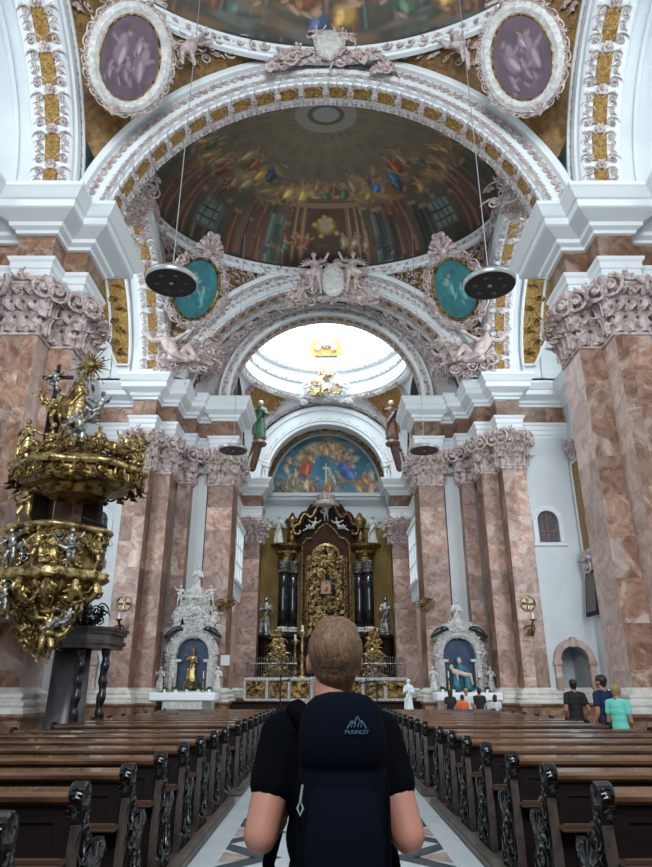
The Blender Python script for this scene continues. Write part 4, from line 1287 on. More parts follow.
for sgn in (-1, 1):
    sw = side_word(sgn)
    # near pendentive medallion
    p = Vector((5.12 * sgn, 12.25, 16.65)); R_, U_, N_ = basis_at(p, (0, 6.0, 10.5))
    p = p + N_ * .15
    lab = 'oval medallion painted in purple with figures, high above the %s' % ('pulpit side' if sgn < 0 else 'right pier opposite the pulpit')
    root = thing('medallion', p, lab, 'medallion', 'oval medallions')
    picture_oval(root, p, R_, U_, N_, .74, 1.02, paint_purple(3 if sgn < 0 else 8))
    def el(k, dz=0, w=.74, h=1.03): return [tuple(p + R_ * (k * w * cos(2 * pi * i / 48)) + U_ * (h * (1 + (k - 1) * .7) * sin(2 * pi * i / 48)) + N_ * (.12 + dz)) for i in range(48)]
    g = MB(); g.tube(el(1.02), .05, 6, closed=True); g.build('gold_rim', 'gold', root)
    g = MB(); g.tube(el(1.20, -.05), .17, 8, closed=True); g.build('frame', 'stucco_white', root)
    g = MB()
    for i in range(44):
        a = 2 * pi * i / 44
        q = p + R_ * (1.04 * cos(a)) + U_ * (1.30 * sin(a)) + N_ * .1
        out = (R_ * cos(a) + U_ * sin(a)).normalized()
        g.tpl(TP[['spray', 'scroll', 'rosette', 'scroll_m'][i % 4]], frame(q, out, N_, .24))
    for (dx, dz_, s_) in ((0, 1.45, .7), (0, -1.42, .45)):
        g.tpl(TP['shell'], frame(p + R_ * dx + U_ * dz_ + N_ * .15, U_, N_, s_))
    g.build('stucco_wreath', 'stucco', root, fix=False)
    # scroll field ornaments on gold near it
    fo = MB()
    rnd = random.Random(5 + sgn)
    cnt = 0
    for th_ in np.linspace(.05, pi - .05, 60):
        for t_ in (.30, .55, .8):
            q = sail(0, th_, t_)
            if abs(q.x) < 1.6 or q.x * sgn < 0: continue
            if (q - p).length < 1.9: continue
            fo.tpl(TP[rnd.choice(['scroll', 'scroll_m', 'spray', 'shell'])], frame(q + Vector((-q.x, 8.9 - q.y, -4)).normalized() * .08, (rnd.uniform(-.4, .4), rnd.uniform(-.3, .3), 1), Vector((-q.x, 8.9 - q.y, -4)), rnd.uniform(.26, .42)))
            cnt += 1
    o = fo.build('stucco_scrolls', 'stucco', fix=False)
    tag(o, 'rose stucco scrolls on the gold field around the %s purple medallion' % sw, 'stucco work', 'stucco scrolls on the pendentives')
    # far pendentive cartouche
    p = Vector((5.35 * sgn, 22.75, 16.75)); R_, U_, N_ = basis_at(p, (0, 14, 8))
    p = p + N_ * .2
    root = thing('cartouche', p, 'teal painted cartouche in rose stucco frame above the %s hanging lamp' % sw, 'cartouche', 'teal cartouches')
    picture_oval(root, p, R_, U_, N_, .88, 1.25, paint_teal(2 if sgn < 0 else 6))
    g = MB(); g.tube(el(1.05, .0, .86, 1.22), .08, 6, closed=True); g.build('frame', 'gold_dark', root)
    g = MB()
    for i in range(34):
        a = 2 * pi * i / 34
        q = p + R_ * (1.1 * cos(a)) + U_ * (1.45 * sin(a)) + N_ * .1
        out = (R_ * cos(a) + U_ * sin(a)).normalized()
        g.tpl(TP[['spray', 'scroll', 'rosette', 'scroll_m'][i % 4]], frame(q, out, N_, .42))
    g.tpl(TP['shell'], frame(p + U_ * 1.6 + N_ * .2, U_, N_, 1.0)); g.tpl(TP['rosette'], frame(p + U_ * 2.0 + N_ * .2, U_, N_, .8))
    g.build('stucco_wreath', 'stucco', root, fix=False)
    fo = MB()
    for th_ in np.linspace(.02, pi - .02, 70):
        for t_ in (.2, .45, .7):
            q = sail(1, th_, t_)
            if q.x * sgn < 0 or (q - p).length < 1.5 or abs(q.x) < 1.4: continue
            fo.tpl(TP[rnd.choice(['scroll', 'scroll_m', 'spray', 'rosette'])], frame(q + Vector((-q.x, 19.6 - q.y, -4)).normalized() * .08, (rnd.uniform(-.4, .4), rnd.uniform(-.3, .3), 1), Vector((-q.x, 19.6 - q.y, -4)), rnd.uniform(.28, .5)))
    o = fo.build('stucco_scrolls', 'stucco', fix=False)
    tag(o, 'rose stucco scrolls on the gold field around the %s teal cartouche' % sw, 'stucco work', 'stucco scrolls on the pendentives')
    # white angels beside medallion and on the middle cornice
    tag(put(stat('stucco', 'angel', 1), 'stucco_angel', (3.75 * sgn, 12.7, 17.1), 1.5, pi + .4 * sgn, rx=.25), 'rose stucco angel between the %s purple medallion and the great arch' % sw, 'statue', 'stucco angels of the vault')
    tag(put(stat('stucco', 'reclining', 2), 'stucco_angel', (6.05 * sgn, 23.5, 13.4), (3.0 * sgn, 2.6, 2.6), pi, rx=0), 'large stucco figure reclining on the %s middle cornice' % sw, 'statue', 'stucco angels of the vault')
    tag(put(stat('stucco', 'angel', 1), 'stucco_angel', (5.0 * sgn, 24.0, 13.5), (1.7 * sgn, 1.7, 1.7), pi), 'small winged stucco angel at the foot of the %s end of the second arch' % sw, 'statue', 'stucco angels of the vault')
    gcl = MB()
    for i in range(46):
        q = Vector((rnd.uniform(4.6, 6.9) * sgn, rnd.uniform(23.6, 24.1), 13.5 + abs(rnd.gauss(0, .9))))
        gcl.tpl(TP[rnd.choice(['scroll', 'spray', 'scroll_m', 'shell'])], frame(q, (rnd.uniform(-1, 1), 0, 1), (0, -1, -.2), rnd.uniform(.3, .6)))
    tag(gcl.build('stucco_cluster', 'stucco', fix=False), 'rose stucco scroll cluster behind the reclining figure on the %s cornice' % sw, 'stucco work', 'stucco clusters on the cornices')

# crowning groups of the arches
def crest(label, c, w, h, fig, seed, m='stucco'):
    root = thing('arch_crest', c, label, 'stucco group')
    r = random.Random(seed)
    g = MB()
    for i in range(int(34 * w)):
        u = r.uniform(-1, 1); v = r.uniform(0, 1) * (1 - abs(u)) ** .7
        q = (c[0] + u * w, c[1] - r.uniform(0, .25), c[2] + v * h - .1 - .28 * abs(u) ** 2 * w * .5)
        g.tpl(TP[r.choice(['scroll', 'scroll_m', 'spray', 'shell', 'rosette'])], frame(q, (r.uniform(-1, 1), 0, 1), (0, -1, -.25), r.uniform(.3, .5)))
    g.build('scrollwork', m, root, fix=False)
    g = MB()
    g.ball((c[0], c[1] - .2, c[2] + h * .45), (w * .28, .22, h * .42), 16, 10); g.build('shield', 'stucco_white', root, smooth=True)
    for (dx, dz, s_, kd) in fig:
        put(stat(m, kd, 1 if kd == 'angel' else 2), 'putto', (c[0] + dx, c[1] - .3, c[2] + dz), (s_ if dx < 0 else -s_, s_, s_), pi, root)
    return root
crest('rose stucco crest of cherubs and scrolls topping the great arch', (.1, 13.7, 18.15), 1.7, 1.35, [(-.35, .35, .9, 'angel'), (.35, .3, .85, 'angel'), (-1.2, -.2, .7, 'reclining'), (1.2, -.2, .7, 'reclining')], 1)
crest('rose stucco crest with winged angels topping the second arch', (.3, 23.9, 16.9), 1.9, 2.0, [(-.75, .2, 2.0, 'angel'), (.8, .25, 2.0, 'angel'), (-1.5, -.3, 1.4, 'reclining'), (1.6, -.3, 1.4, 'reclining')], 2)
crest('gold and white coat of arms group topping the chancel arch', (0, 37.4, 18.35), 1.5, 2.1, [(-1.0, .0, 1.4, 'angel'), (1.0, .0, 1.4, 'angel')], 3, 'stucco_white')
g = MB(); rnd = random.Random(8)
for i in range(26):
    u = rnd.uniform(-.9, .9); g.tpl(TP[rnd.choice(['scroll', 'spray', 'shell'])], frame((u, 36.9, 18.4 + rnd.uniform(0, 2.0) * (1 - abs(u) * .6)), (rnd.uniform(-1, 1), 0, 1), (0, -1, 0), rnd.uniform(.3, .5)))
tag(g.build('gilt_crest', 'gold', fix=False), 'gilded scrolls in front of the coat of arms over the chancel arch', 'ornament')

for sgn in (-1, 1):
    r = random.Random(60 + sgn); g = MB()
    for i in range(60):
        q = Vector((6.0 * sgn + r.gauss(0, .28), 16.4 + r.gauss(0, .5), 16.2 + r.gauss(0, .75)))
        g.tpl(TP[r.choice(['scroll', 'scroll_m', 'spray', 'shell', 'rosette'])], frame(q, (r.uniform(-1, 1), 0, 1), (-sgn * .6, -1, -.3), r.uniform(.3, .5)))
    root = thing('stucco_group', (6.0 * sgn, 16.4, 16.2), 'rose stucco group of scrolls and an angel at the %s rim of the middle fresco' % side_word(sgn), 'stucco group', 'stucco groups at the fresco rim')
    g.build('scrollwork', 'stucco', root, fix=False)
    put(stat('stucco', 'angel', 1), 'angel', (5.85 * sgn, 16.0, 15.6), (1.5 * sgn, 1.5, 1.5), pi, root)
# painted figures on gold ground in the crossing pendentives
for sgn in (-1, 1):
    sw = side_word(sgn)
    r = thing('pendentive_panel', (3.95 * sgn, 37.7, 16.6), 'ochre pendentive panel beside the %s shoulder of the chancel arch' % sw, 'panel', 'ochre crossing panels')
    def sp(th, t, k=.08):
        th = th if sgn > 0 else pi - th
        q = sail(2, th, t); n_ = (Vector((0, CY[2], 15.0)) - q).normalized()
        return q + n_ * k, n_
    g = MB(); g.grid([[sp(th, t)[0] for th in np.linspace(.50, 1.12 - .25 * (1 - t), 14)] for t in np.linspace(.34, .93, 10)])
    g.build('gold_field', 'gold_panel', r)
    g = MB()
    edge = [(th, .93) for th in np.linspace(.50, 1.12, 12)] + [(1.12 - .25 * (1 - t), t) for t in np.linspace(.93, .34, 9)] + [(th, .34) for th in np.linspace(.93, .50, 8)] + [(.50, t) for t in np.linspace(.34, .93, 8)]
    for i, (th, t) in enumerate(edge):
        q, n_ = sp(th, t, .12)
        g.tpl(TP['spray' if i % 2 else 'scroll'], frame(q, (0, 0, 1), n_, .32))
    g.build('stucco_frame', 'stucco', r, fix=False)
    st = thing('painted_statue', (4.15 * sgn, 36.5, 14.9), '%s' % ('statue in green robe on the left shoulder of the chancel arch' if sgn < 0 else 'statue in brown robe on the right shoulder of the chancel arch'), 'statue')
    me = stat('green_paint' if sgn < 0 else 'brown_paint', 'robed', 3)
    put(me, 'robe', (3.9 * sgn, 35.9, 15.15), 2.5, pi, st)
    g = MB(); g.lathe([(.4, 0), (.45, .1), (.3, .3), (.32, .4)], 12, X=Matrix.Translation((3.9 * sgn, 35.9, 14.75))); g.cap((4.3 * sgn, 36.4, 13.5), (3.9 * sgn, 35.9, 15.0), .2, .25); g.build('plinth', 'brown_paint', st)
    g = MB(); g.ball((3.9 * sgn, 35.8, 15.15 + 2.5 * .905), .17, 10, 8); g.build('face', 'flesh_paint', st, smooth=True)
    tag(put(stat('stucco_white', 'nude', 4), 'cherub_statue', (3.75 * sgn, 37.5, 13.4), (1.2 * sgn, 1.2, 1.2), pi), 'small white cherub standing on the cornice at the %s foot of the chancel arch' % sw, 'statue', 'white cherubs at the chancel arch')

# ------------------------------------------------------------------ oriels in the crossing
for sgn in (-1, 1):
    sw = side_word(sgn)
    x0 = 5.1 * sgn
    root = thing('oriel', (4.85 * sgn, 34, 4.2), 'white glazed oriel box on the %s crossing wall beside the far pier' % sw, 'oriel', 'glazed oriels of the crossing')
    def bw(a, c): return sorted((a * sgn, c * sgn))
    g = MB(); g.bbox(*bw(4.3, 5.12), 31.6, 34.6, 6.3, 6.5, .04); g.bbox(*bw(4.4, 5.12), 31.7, 34.5, 5.6, 6.3, .04); g.bbox(*bw(4.3, 5.12), 31.6, 34.6, 9.1, 9.4, .05); g.build('box_frame', 'trim', root)
    g = MB(); g.bbox(*bw(4.42, 5.12), 31.8, 34.4, 6.5, 9.1, .02); g.build('glass', 'oriel_glass', root)
    g = MB()
    for yy in (31.75, 32.6, 33.5, 34.4): g.box(*bw(4.36, 4.44), yy - .05, yy + .05, 6.5, 9.1)
    for xx in (4.42, 4.75, 5.06): g.box(*bw(xx - .03, xx + .03), 31.74, 31.8, 6.5, 9.1)
    for zz in (7.3, 8.2): g.box(*bw(4.36, 5.1), 31.72, 34.5, zz - .025, zz + .025)
    g.build('glazing_bars', 'trim', root)
    g = MB(); g.lathe([(.05, 4.6), (.15, 4.8), (.3, 5.0), (.5, 5.6)], 12, X=Matrix.Translation((4.85 * sgn, 33.1, 0))); g.build('console', 'trim', root)
    # gilded bracket balcony below
    g = MB()
    for i in range(10): g.tpl(TP['scroll' if i % 2 else 'scroll_m'], frame((3.8 * sgn + rnd.uniform(-.35, .35), 28.1 - 1.85, 4.55 + rnd.uniform(-.15, .2)), (0, 0, 1), (0, -1, 0), .26))
    tag(g.build('gilt_bracket', 'gold_dark', fix=False), 'small gilt scroll bracket on the slender %s pier' % sw, 'bracket', 'gilt brackets on the slender piers')

# ------------------------------------------------------------------ high altar
AY = 40.6
ha = thing('high_altar', (0, AY, 1.0), 'tall dark and gilded high altar with black columns and scrolled pediment', 'altar')
g = MB()
g.bbox(-3.3, 3.3, AY - .2, 41.9, .6, 2.4, .04); g.bbox(-3.2, 3.2, AY - .1, 41.9, 2.4, 4.3, .04); g.bbox(-3.35, -1.45, AY - .35, 41.9, 4.3, 4.65, .05); g.bbox(1.45, 3.35, AY - .35, 41.9, 4.3, 4.65, .05)
g.build('base', 'dark_wood', ha)
for sx in (-1, 1):
    for (x, y) in ((2.62, AY + .15), (2.05, AY + .55)):
        g = MB()
        n = 24; prof = [(.29, 4.95), (.295, 6.0), (.285, 7.2), (.26, 8.2)]
        g.lathe(prof, 24, X=Matrix.Translation((x * sx, y, 0))); g.build('column', 'black_marble', ha, smooth=True)
        g = MB(); g.lathe([(.38, 4.65), (.38, 4.75), (.33, 4.8), (.37, 4.87), (.30, 4.95)], 20, X=Matrix.Translation((x * sx, y, 0))); g.build('column_base', 'stucco_white', ha)
        g = MB(); g.lathe([(.27, 8.2), (.27, 8.4), (.36, 8.75), (.42, 8.8), (.42, 8.88)], 16, X=Matrix.Translation((x * sx, y, 0)))
        for row in (0, 1):
            for i in range(8):
                a = 2 * pi * (i + row * .5) / 8
                g.tpl(TP['leaf'], frame((x * sx + .27 * cos(a), y + .27 * sin(a), 8.2 + row * .2), (0, 0, 1), (cos(a), sin(a), 0), .36))
        g.build('column_capital', 'silver', ha, fix=False)
    g = MB()
    prof = [(.45, 8.88), (.45, 9.1), (.5, 9.15), (.42, 9.2), (.42, 9.5), (.62, 9.65), (.85, 9.75), (.9, 9.9), (0, 9.9)]
    g.lathe(prof, 20, X=Matrix.Translation((2.45 * sx, AY + .3, 0)) @ Matrix.Diagonal((1.15, 1, 1, 1))); g.build('entablature_block', 'gold_dark', ha)
    g = MB()
    for i in range(16):
        a = 2 * pi * i / 16
        g.tpl(TP['shell'], frame((2.45 * sx + .6 * cos(a), AY + .3 + .5 * sin(a), 9.35), (0, 0, 1), (cos(a), sin(a), 0), .3))
    g.build('gilt_frieze', 'gold', ha, fix=False)
    # broken pediment scroll
    pts = []
    for t in np.linspace(0, 1, 22):
        pts.append((sx * (.55 + 1.15 * t ** .9), AY + .2, 12.35 - 1.2 * t - .35 * sin(2 * pi * t)))
    cx_, cz_ = pts[-1][0], pts[-1][2]
    for k in range(14):
        a = k * .42; rr = .42 * (1 - k / 16)
        pts.append((sx * (abs(cx_) + .05 + rr * sin(a) * .9), AY + .2, cz_ - .38 + rr * cos(a)))
    g = MB(); g.tube(pts, [.24] * 22 + [.20 * (1 - k / 20) for k in range(14)], 8); g.build('pediment_scroll', 'red_wood', ha, smooth=True)
    g = MB(); g.tube([(p[0], p[1] - .24, p[2]) for p in pts], .06, 5); g.build('gilt_edge', 'gold', ha)
    # gilded urn/crown on top of block
    g = MB(); g.lathe([(.1, 10.9), (.35, 11.0), (.3, 11.1), (.42, 11.4), (.45, 11.5), (.2, 11.75), (.08, 12.0)], 14, X=Matrix.Translation((2.15 * sx, AY + .35, 0))); g.lathe([(.3, 9.9), (.3, 10.9)], 12, X=Matrix.Translation((2.15 * sx, AY + .4, 0))); g.build('urn', 'gold_dark', ha, smooth=True)
# central gable frame
out = [(-1.5, 4.3), (-1.5, 9.9), (-1.2, 10.3), (-.9, 10.35), (-.5, 10.9), (0, 11.3), (.5, 10.9), (.9, 10.35), (1.2, 10.3), (1.5, 9.9), (1.5, 4.3)]
g = MB(); g.prism(out, AY + .2, AY + .6, 'y'); g.build('retable', 'red_wood', ha)
g = MB(); g.prism([(-2.0, 9.9), (-1.9, 11.2), (-1.0, 12.6), (0, 12.9), (1.0, 12.6), (1.9, 11.2), (2.0, 9.9)], AY + .5, AY + .8, 'y'); g.build('gable_back', 'dark_wood', ha)
g = MB(); g.tube([(x, AY + .14, z) for x, z in out], .07, 6)
inn = [(-1.15, 4.4), (-1.15, 9.0), (-.9, 9.1)] + [(-.8 * cos(pi * i / 12), 9.1 + .75 * sin(pi * i / 12)) for i in range(13)] + [(.9, 9.1), (1.15, 9.0), (1.15, 4.4)]
g.tube([(x, AY + .12, z) for x, z in inn], .07, 6)
g.tube([(x * 1.1, AY + .14, z * 1.01) for x, z in inn], .04, 6); g.build('gilt_moulding', 'gold', ha)
g = MB(); g.prism(inn, AY + .12, AY + .2, 'y'); g.build('dark_field', 'dark_wood', ha)
g = MB(); rnd = random.Random(77)
for i in range(520):
    x = rnd.uniform(-1.05, 1.05); z = rnd.uniform(4.5, 9.7)
    if z > 9.1 and abs(x) > .7: continue
    if abs(x) < .42 and 6.75 < z < 7.8: continue
    g.tpl(TP[rnd.choice(['scroll', 'scroll_m', 'spray', 'shell', 'rosette'])], frame((x, AY + .1, z), (rnd.uniform(-1, 1), 0, rnd.uniform(-.4, 1)), (0, -1, 0), rnd.uniform(.16, .28)))
g.build('gilt_relief', 'gold', ha, fix=False)
# gable reliefs: crown, angels
g = MB(); g.lathe([(.4, 12.9), (.6, 13.0), (.55, 13.15), (.62, 13.3), (.35, 13.45), (.1, 13.5)], 14, X=Matrix.Translation((0, AY + .3, -.2))); g.lathe([(.85, 12.35), (.9, 12.45), (.75, 12.6), (.8, 12.7)], 18, X=Matrix.Translation((0, AY + .3, 0)))
g.build('crown', 'stucco', ha, smooth=True)
# small picture at the heart
pr = thing('altar_picture', (0.0, AY, 7.3), 'tiny framed madonna picture glowing at the heart of the high altar', 'painting')
def paint_mad(U, V):
    r = random.Random(2); C = np.zeros(U.shape + (3,)) + np.array([.45, .30, .18])
    brush(C, U, V, 0, -.3, .6, .7, 0, (.32, .05, .04), .95); brush(C, U, V, .05, .35, .28, .32, 0, (.62, .42, .30), .95); brush(C, U, V, -.25, -.1, .22, .25, 0, (.6, .42, .3), .9); brush(C, U, V, .05, .6, .35, .2, 0, (.10, .10, .18), .9)
    return C
A = np.array([[(u * .27, AY - .06, 7.27 + v * .36) for u in np.linspace(-1, 1, 24)] for v in np.linspace(-1, 1, 30)])
Ug, Vg = np.meshgrid(np.linspace(-1, 1, 24), np.linspace(-1, 1, 30))
g = MB(); g.grid(A); o = g.build('canvas', 'paint', pr, fix=False); colour_mesh(o.data, paint_mad(Ug, Vg))
g = MB(); g.tube([(-.31, AY - .06, 6.87), (.31, AY - .06, 6.87), (.31, AY - .06, 7.67), (-.31, AY - .06, 7.67)], .05, 4, closed=True); g.box(-.3, .3, AY - .04, AY + .1, 6.87, 7.67); g.build('frame', 'silver', pr)
# statues of altar
for sx in (-1, 1):
    sw = side_word(sx)
    tag(put(stat('silver', 'robed', 5), 'altar_statue', (3.55 * sx, AY - .6, 4.4), 2.25, pi), 'silver-grey saint statue standing %s of the black altar columns' % sw, 'statue', 'saints of the high altar')
    g = MB(); g.lathe([(.45, 2.2), (.5, 2.4), (.4, 2.5), (.4, 4.1), (.55, 4.25), (.55, 4.4)], 12, X=Matrix.Translation((3.55 * sx, AY - .6, 0))); tag(g.build('statue_plinth', 'dark_wood'), 'dark plinth under the %s saint of the high altar' % sw, 'plinth')
    tag(put(stat('stucco_white', 'robed', 6), 'altar_statue', (2.95 * sx, AY + .1, 9.9), 1.9, pi), 'white saint statue standing on the %s gilded block above the black columns' % sw, 'statue', 'saints of the high altar')
    tag(put(stat('stucco_white', 'reclining', 2), 'altar_angel', (.85 * sx, AY - .05, 10.7), (-1.15 * sx, 1.15, 1.15), pi), 'small white angel reclining on the %s slope of the altar gable' % sw, 'statue', 'angels of the altar gable')
tag(put(stat('stucco_white', 'nude', 4), 'altar_angel', (0, AY + .25, 11.45), 1.1, pi), 'white angel flying at the top of the altar gable', 'statue', 'angels of the altar gable')
# lower reliquaries, candlesticks, grilles, communion rail
def candlestick(x, y, z, h, m, label, grp, candle=.25):
    root = thing('candlestick', (x, y, z), label, 'candlestick', grp)
    g = MB(); w = h * .09
    g.lathe([(w * 1.6, 0), (w * 1.5, .04 * h), (w * .6, .1 * h), (w, .2 * h), (w * .4, .3 * h), (w * .8, .42 * h), (w * .35, .55 * h), (w * .55, .7 * h), (w * .3, .85 * h), (w * 1.3, .95 * h), (w * 1.3, h)], 12, X=Matrix.Translation((x, y, z)))
    g.build('stem', m, root, smooth=True)
    if candle:
        g = MB(); g.lathe([(w * .4, h), (w * .35, h + candle)], 8, X=Matrix.Translation((x, y, z))); g.build('candle', 'candle', root)
    return root
for sx in (-1, 1):
    sw = side_word(sx)
    root = thing('reliquary', (2.75 * sx, AY - 1.4, 2.0), 'gilded scrolled reliquary shrine below the %s black altar columns' % sw, 'reliquary', 'gilded shrines of the high altar')
    g = MB(); g.bbox(2.75 * sx - .75, 2.75 * sx + .75, AY - 1.8, AY - 1.0, .8, 2.2, .05); g.build('base', 'gold_dark', root)
    g = MB()
    for i in range(110):
        v = rnd.uniform(0, 1); u = rnd.uniform(-1, 1) * (1 - v * .75)
        g.tpl(TP[rnd.choice(['scroll', 'scroll_m', 'spray', 'shell'])], frame((2.75 * sx + u * .8, AY - 1.8 + .2 * v, 1.4 + v * 3.2), (rnd.uniform(-1, 1), 0, 1), (0, -1, 0), rnd.uniform(.24, .42)))
    g.build('gilt_scrolls', 'gold', root, fix=False)
    g = MB(); g.ball((2.75 * sx, AY - 1.5, 2.9), (.22, .15, .5), 10, 8); g.lathe([(.5, 2.1), (.3, 2.7), (.2, 3.7), (.28, 4.0), (.02, 4.7)], 12, X=Matrix.Translation((2.75 * sx, AY - 1.4, 0))); g.build('finial', 'silver', root, smooth=True)
    for q, xx in enumerate((1.35, 1.75)):
        candlestick(xx * sx, AY - 1.6, 2.0, 2.6 - .5 * q, 'gold', '%s gilded candlestick %s of the altar centre' % ('tall' if q == 0 else 'shorter outer', sw), 'gilded altar candlesticks', .3)
    # iron grille
    g = MB()
    for i in range(22):
        xx = (1.6 + i * .13) * sx
        g.tube([(xx, AY - 2.4, .8), (xx, AY - 2.4, 3.1)], .018, 4); g.ball((xx, AY - 2.4, 3.12), .035, 5, 4)
    for zz in (.95, 2.8): g.tube([(1.6 * sx, AY - 2.4, zz), (4.3 * sx, AY - 2.4, zz)], .03, 4)
    tag(g.build('grille', 'silver'), 'thin upright metal grille behind the %s half of the altar rail' % sw, 'grille', 'chancel grilles')
    root = thing('altar_rail', (2.6 * sx, 36.5, .8), 'white framed marble front with gold panels, %s half of the chancel rail' % sw, 'altar rail', 'chancel rail halves')
    a, c = sorted((.75 * sx, 4.2 * sx))
    g = MB(); g.bbox(a, c, 36.2, 36.7, .7, 1.05, .03); g.bbox(a - .05, c + .05, 36.1, 36.8, 1.9, 2.05, .03)
    for i in range(4):
        xx = a + (c - a) * i / 3; g.bbox(xx - .08, xx + .08, 36.15, 36.6, 1.0, 1.95, .02)
    g.build('marble_frame', 'stucco_white', root)
    for i in range(3):
        x0_ = a + (c - a) * i / 3 + .1; x1_ = a + (c - a) * (i + 1) / 3 - .1
        g = MB(); g.bbox(x0_, x1_, 36.3, 36.4, 1.08, 1.88, .01)
        for k in range(14): g.tpl(TP[rnd.choice(['scroll', 'scroll_m', 'spray'])], frame((rnd.uniform(x0_ + .1, x1_ - .1), 36.28, rnd.uniform(1.2, 1.8)), (rnd.uniform(-1, 1), 0, 1), (0, -1, 0), .15))
        g.build('gold_panel', 'gold_dark', root, fix=False)
g = MB(); g.bbox(-.72, .72, 36.6, 37.5, .7, 2.0, .03); g.bbox(-.85, .85, 36.5, 37.6, 1.98, 2.1, .02)
tag(g.build('altar_table', 'stucco_white'), 'white altar table in the middle gap of the chancel rail', 'altar')
slab('floor_chancel', -5.2, 5.2, 29.5, 43, 0, .35, 'tile_white'); slab('floor_chancel_upper', -4.5, 4.5, 35.5, 43, .35, .75, 'tile_white')
# dark choir benches in front of the chancel, microphone stands
for sx in (-1, 1):
    root = thing('choir_bench', (2.6 * sx, 27.5, 0), 'low dark kneeling bench in front of the chancel, %s side' % side_word(sx), 'bench', 'dark chancel benches')
    a, c = sorted((1.2 * sx, 3.9 * sx))
    g = MB(); g.bbox(a, c, 27.3, 27.35, .35, 1.05, .01); g.bbox(a, c, 27.15, 27.5, 1.02, 1.08, .01); g.build('front_panel', 'dark_wood', root)
    g = MB(); g.bbox(a, c, 27.5, 27.9, .35, .5, .01); g.build('kneeler', 'dark_wood', root)
for (x, y, hh, lb) in ((-1.75, 27.0, 1.95, 'left'), (1.55, 27.0, 1.9, 'centre right'), (2.0, 27.6, 1.8, 'rightmost, beside the white figurine')):
    root = thing('microphone_stand', (x, y, 0), 'black microphone stand before the altar rail, %s' % lb, 'microphone stand')
    g = MB(); g.tube([(x, y, .05), (x, y, hh)], .03, 6); g.lathe([(.22, 0), (.22, .05), (.04, .08)], 12, X=Matrix.Translation((x, y, 0))); g.build('pole', 'black', root)
    g = MB(); g.tube([(x - .3, y, hh - .2), (x + .3, y, hh - .12)], .025, 5); g.ball((x + .32, y, hh - .12), .06, 8, 6); g.build('boom', 'black', root)

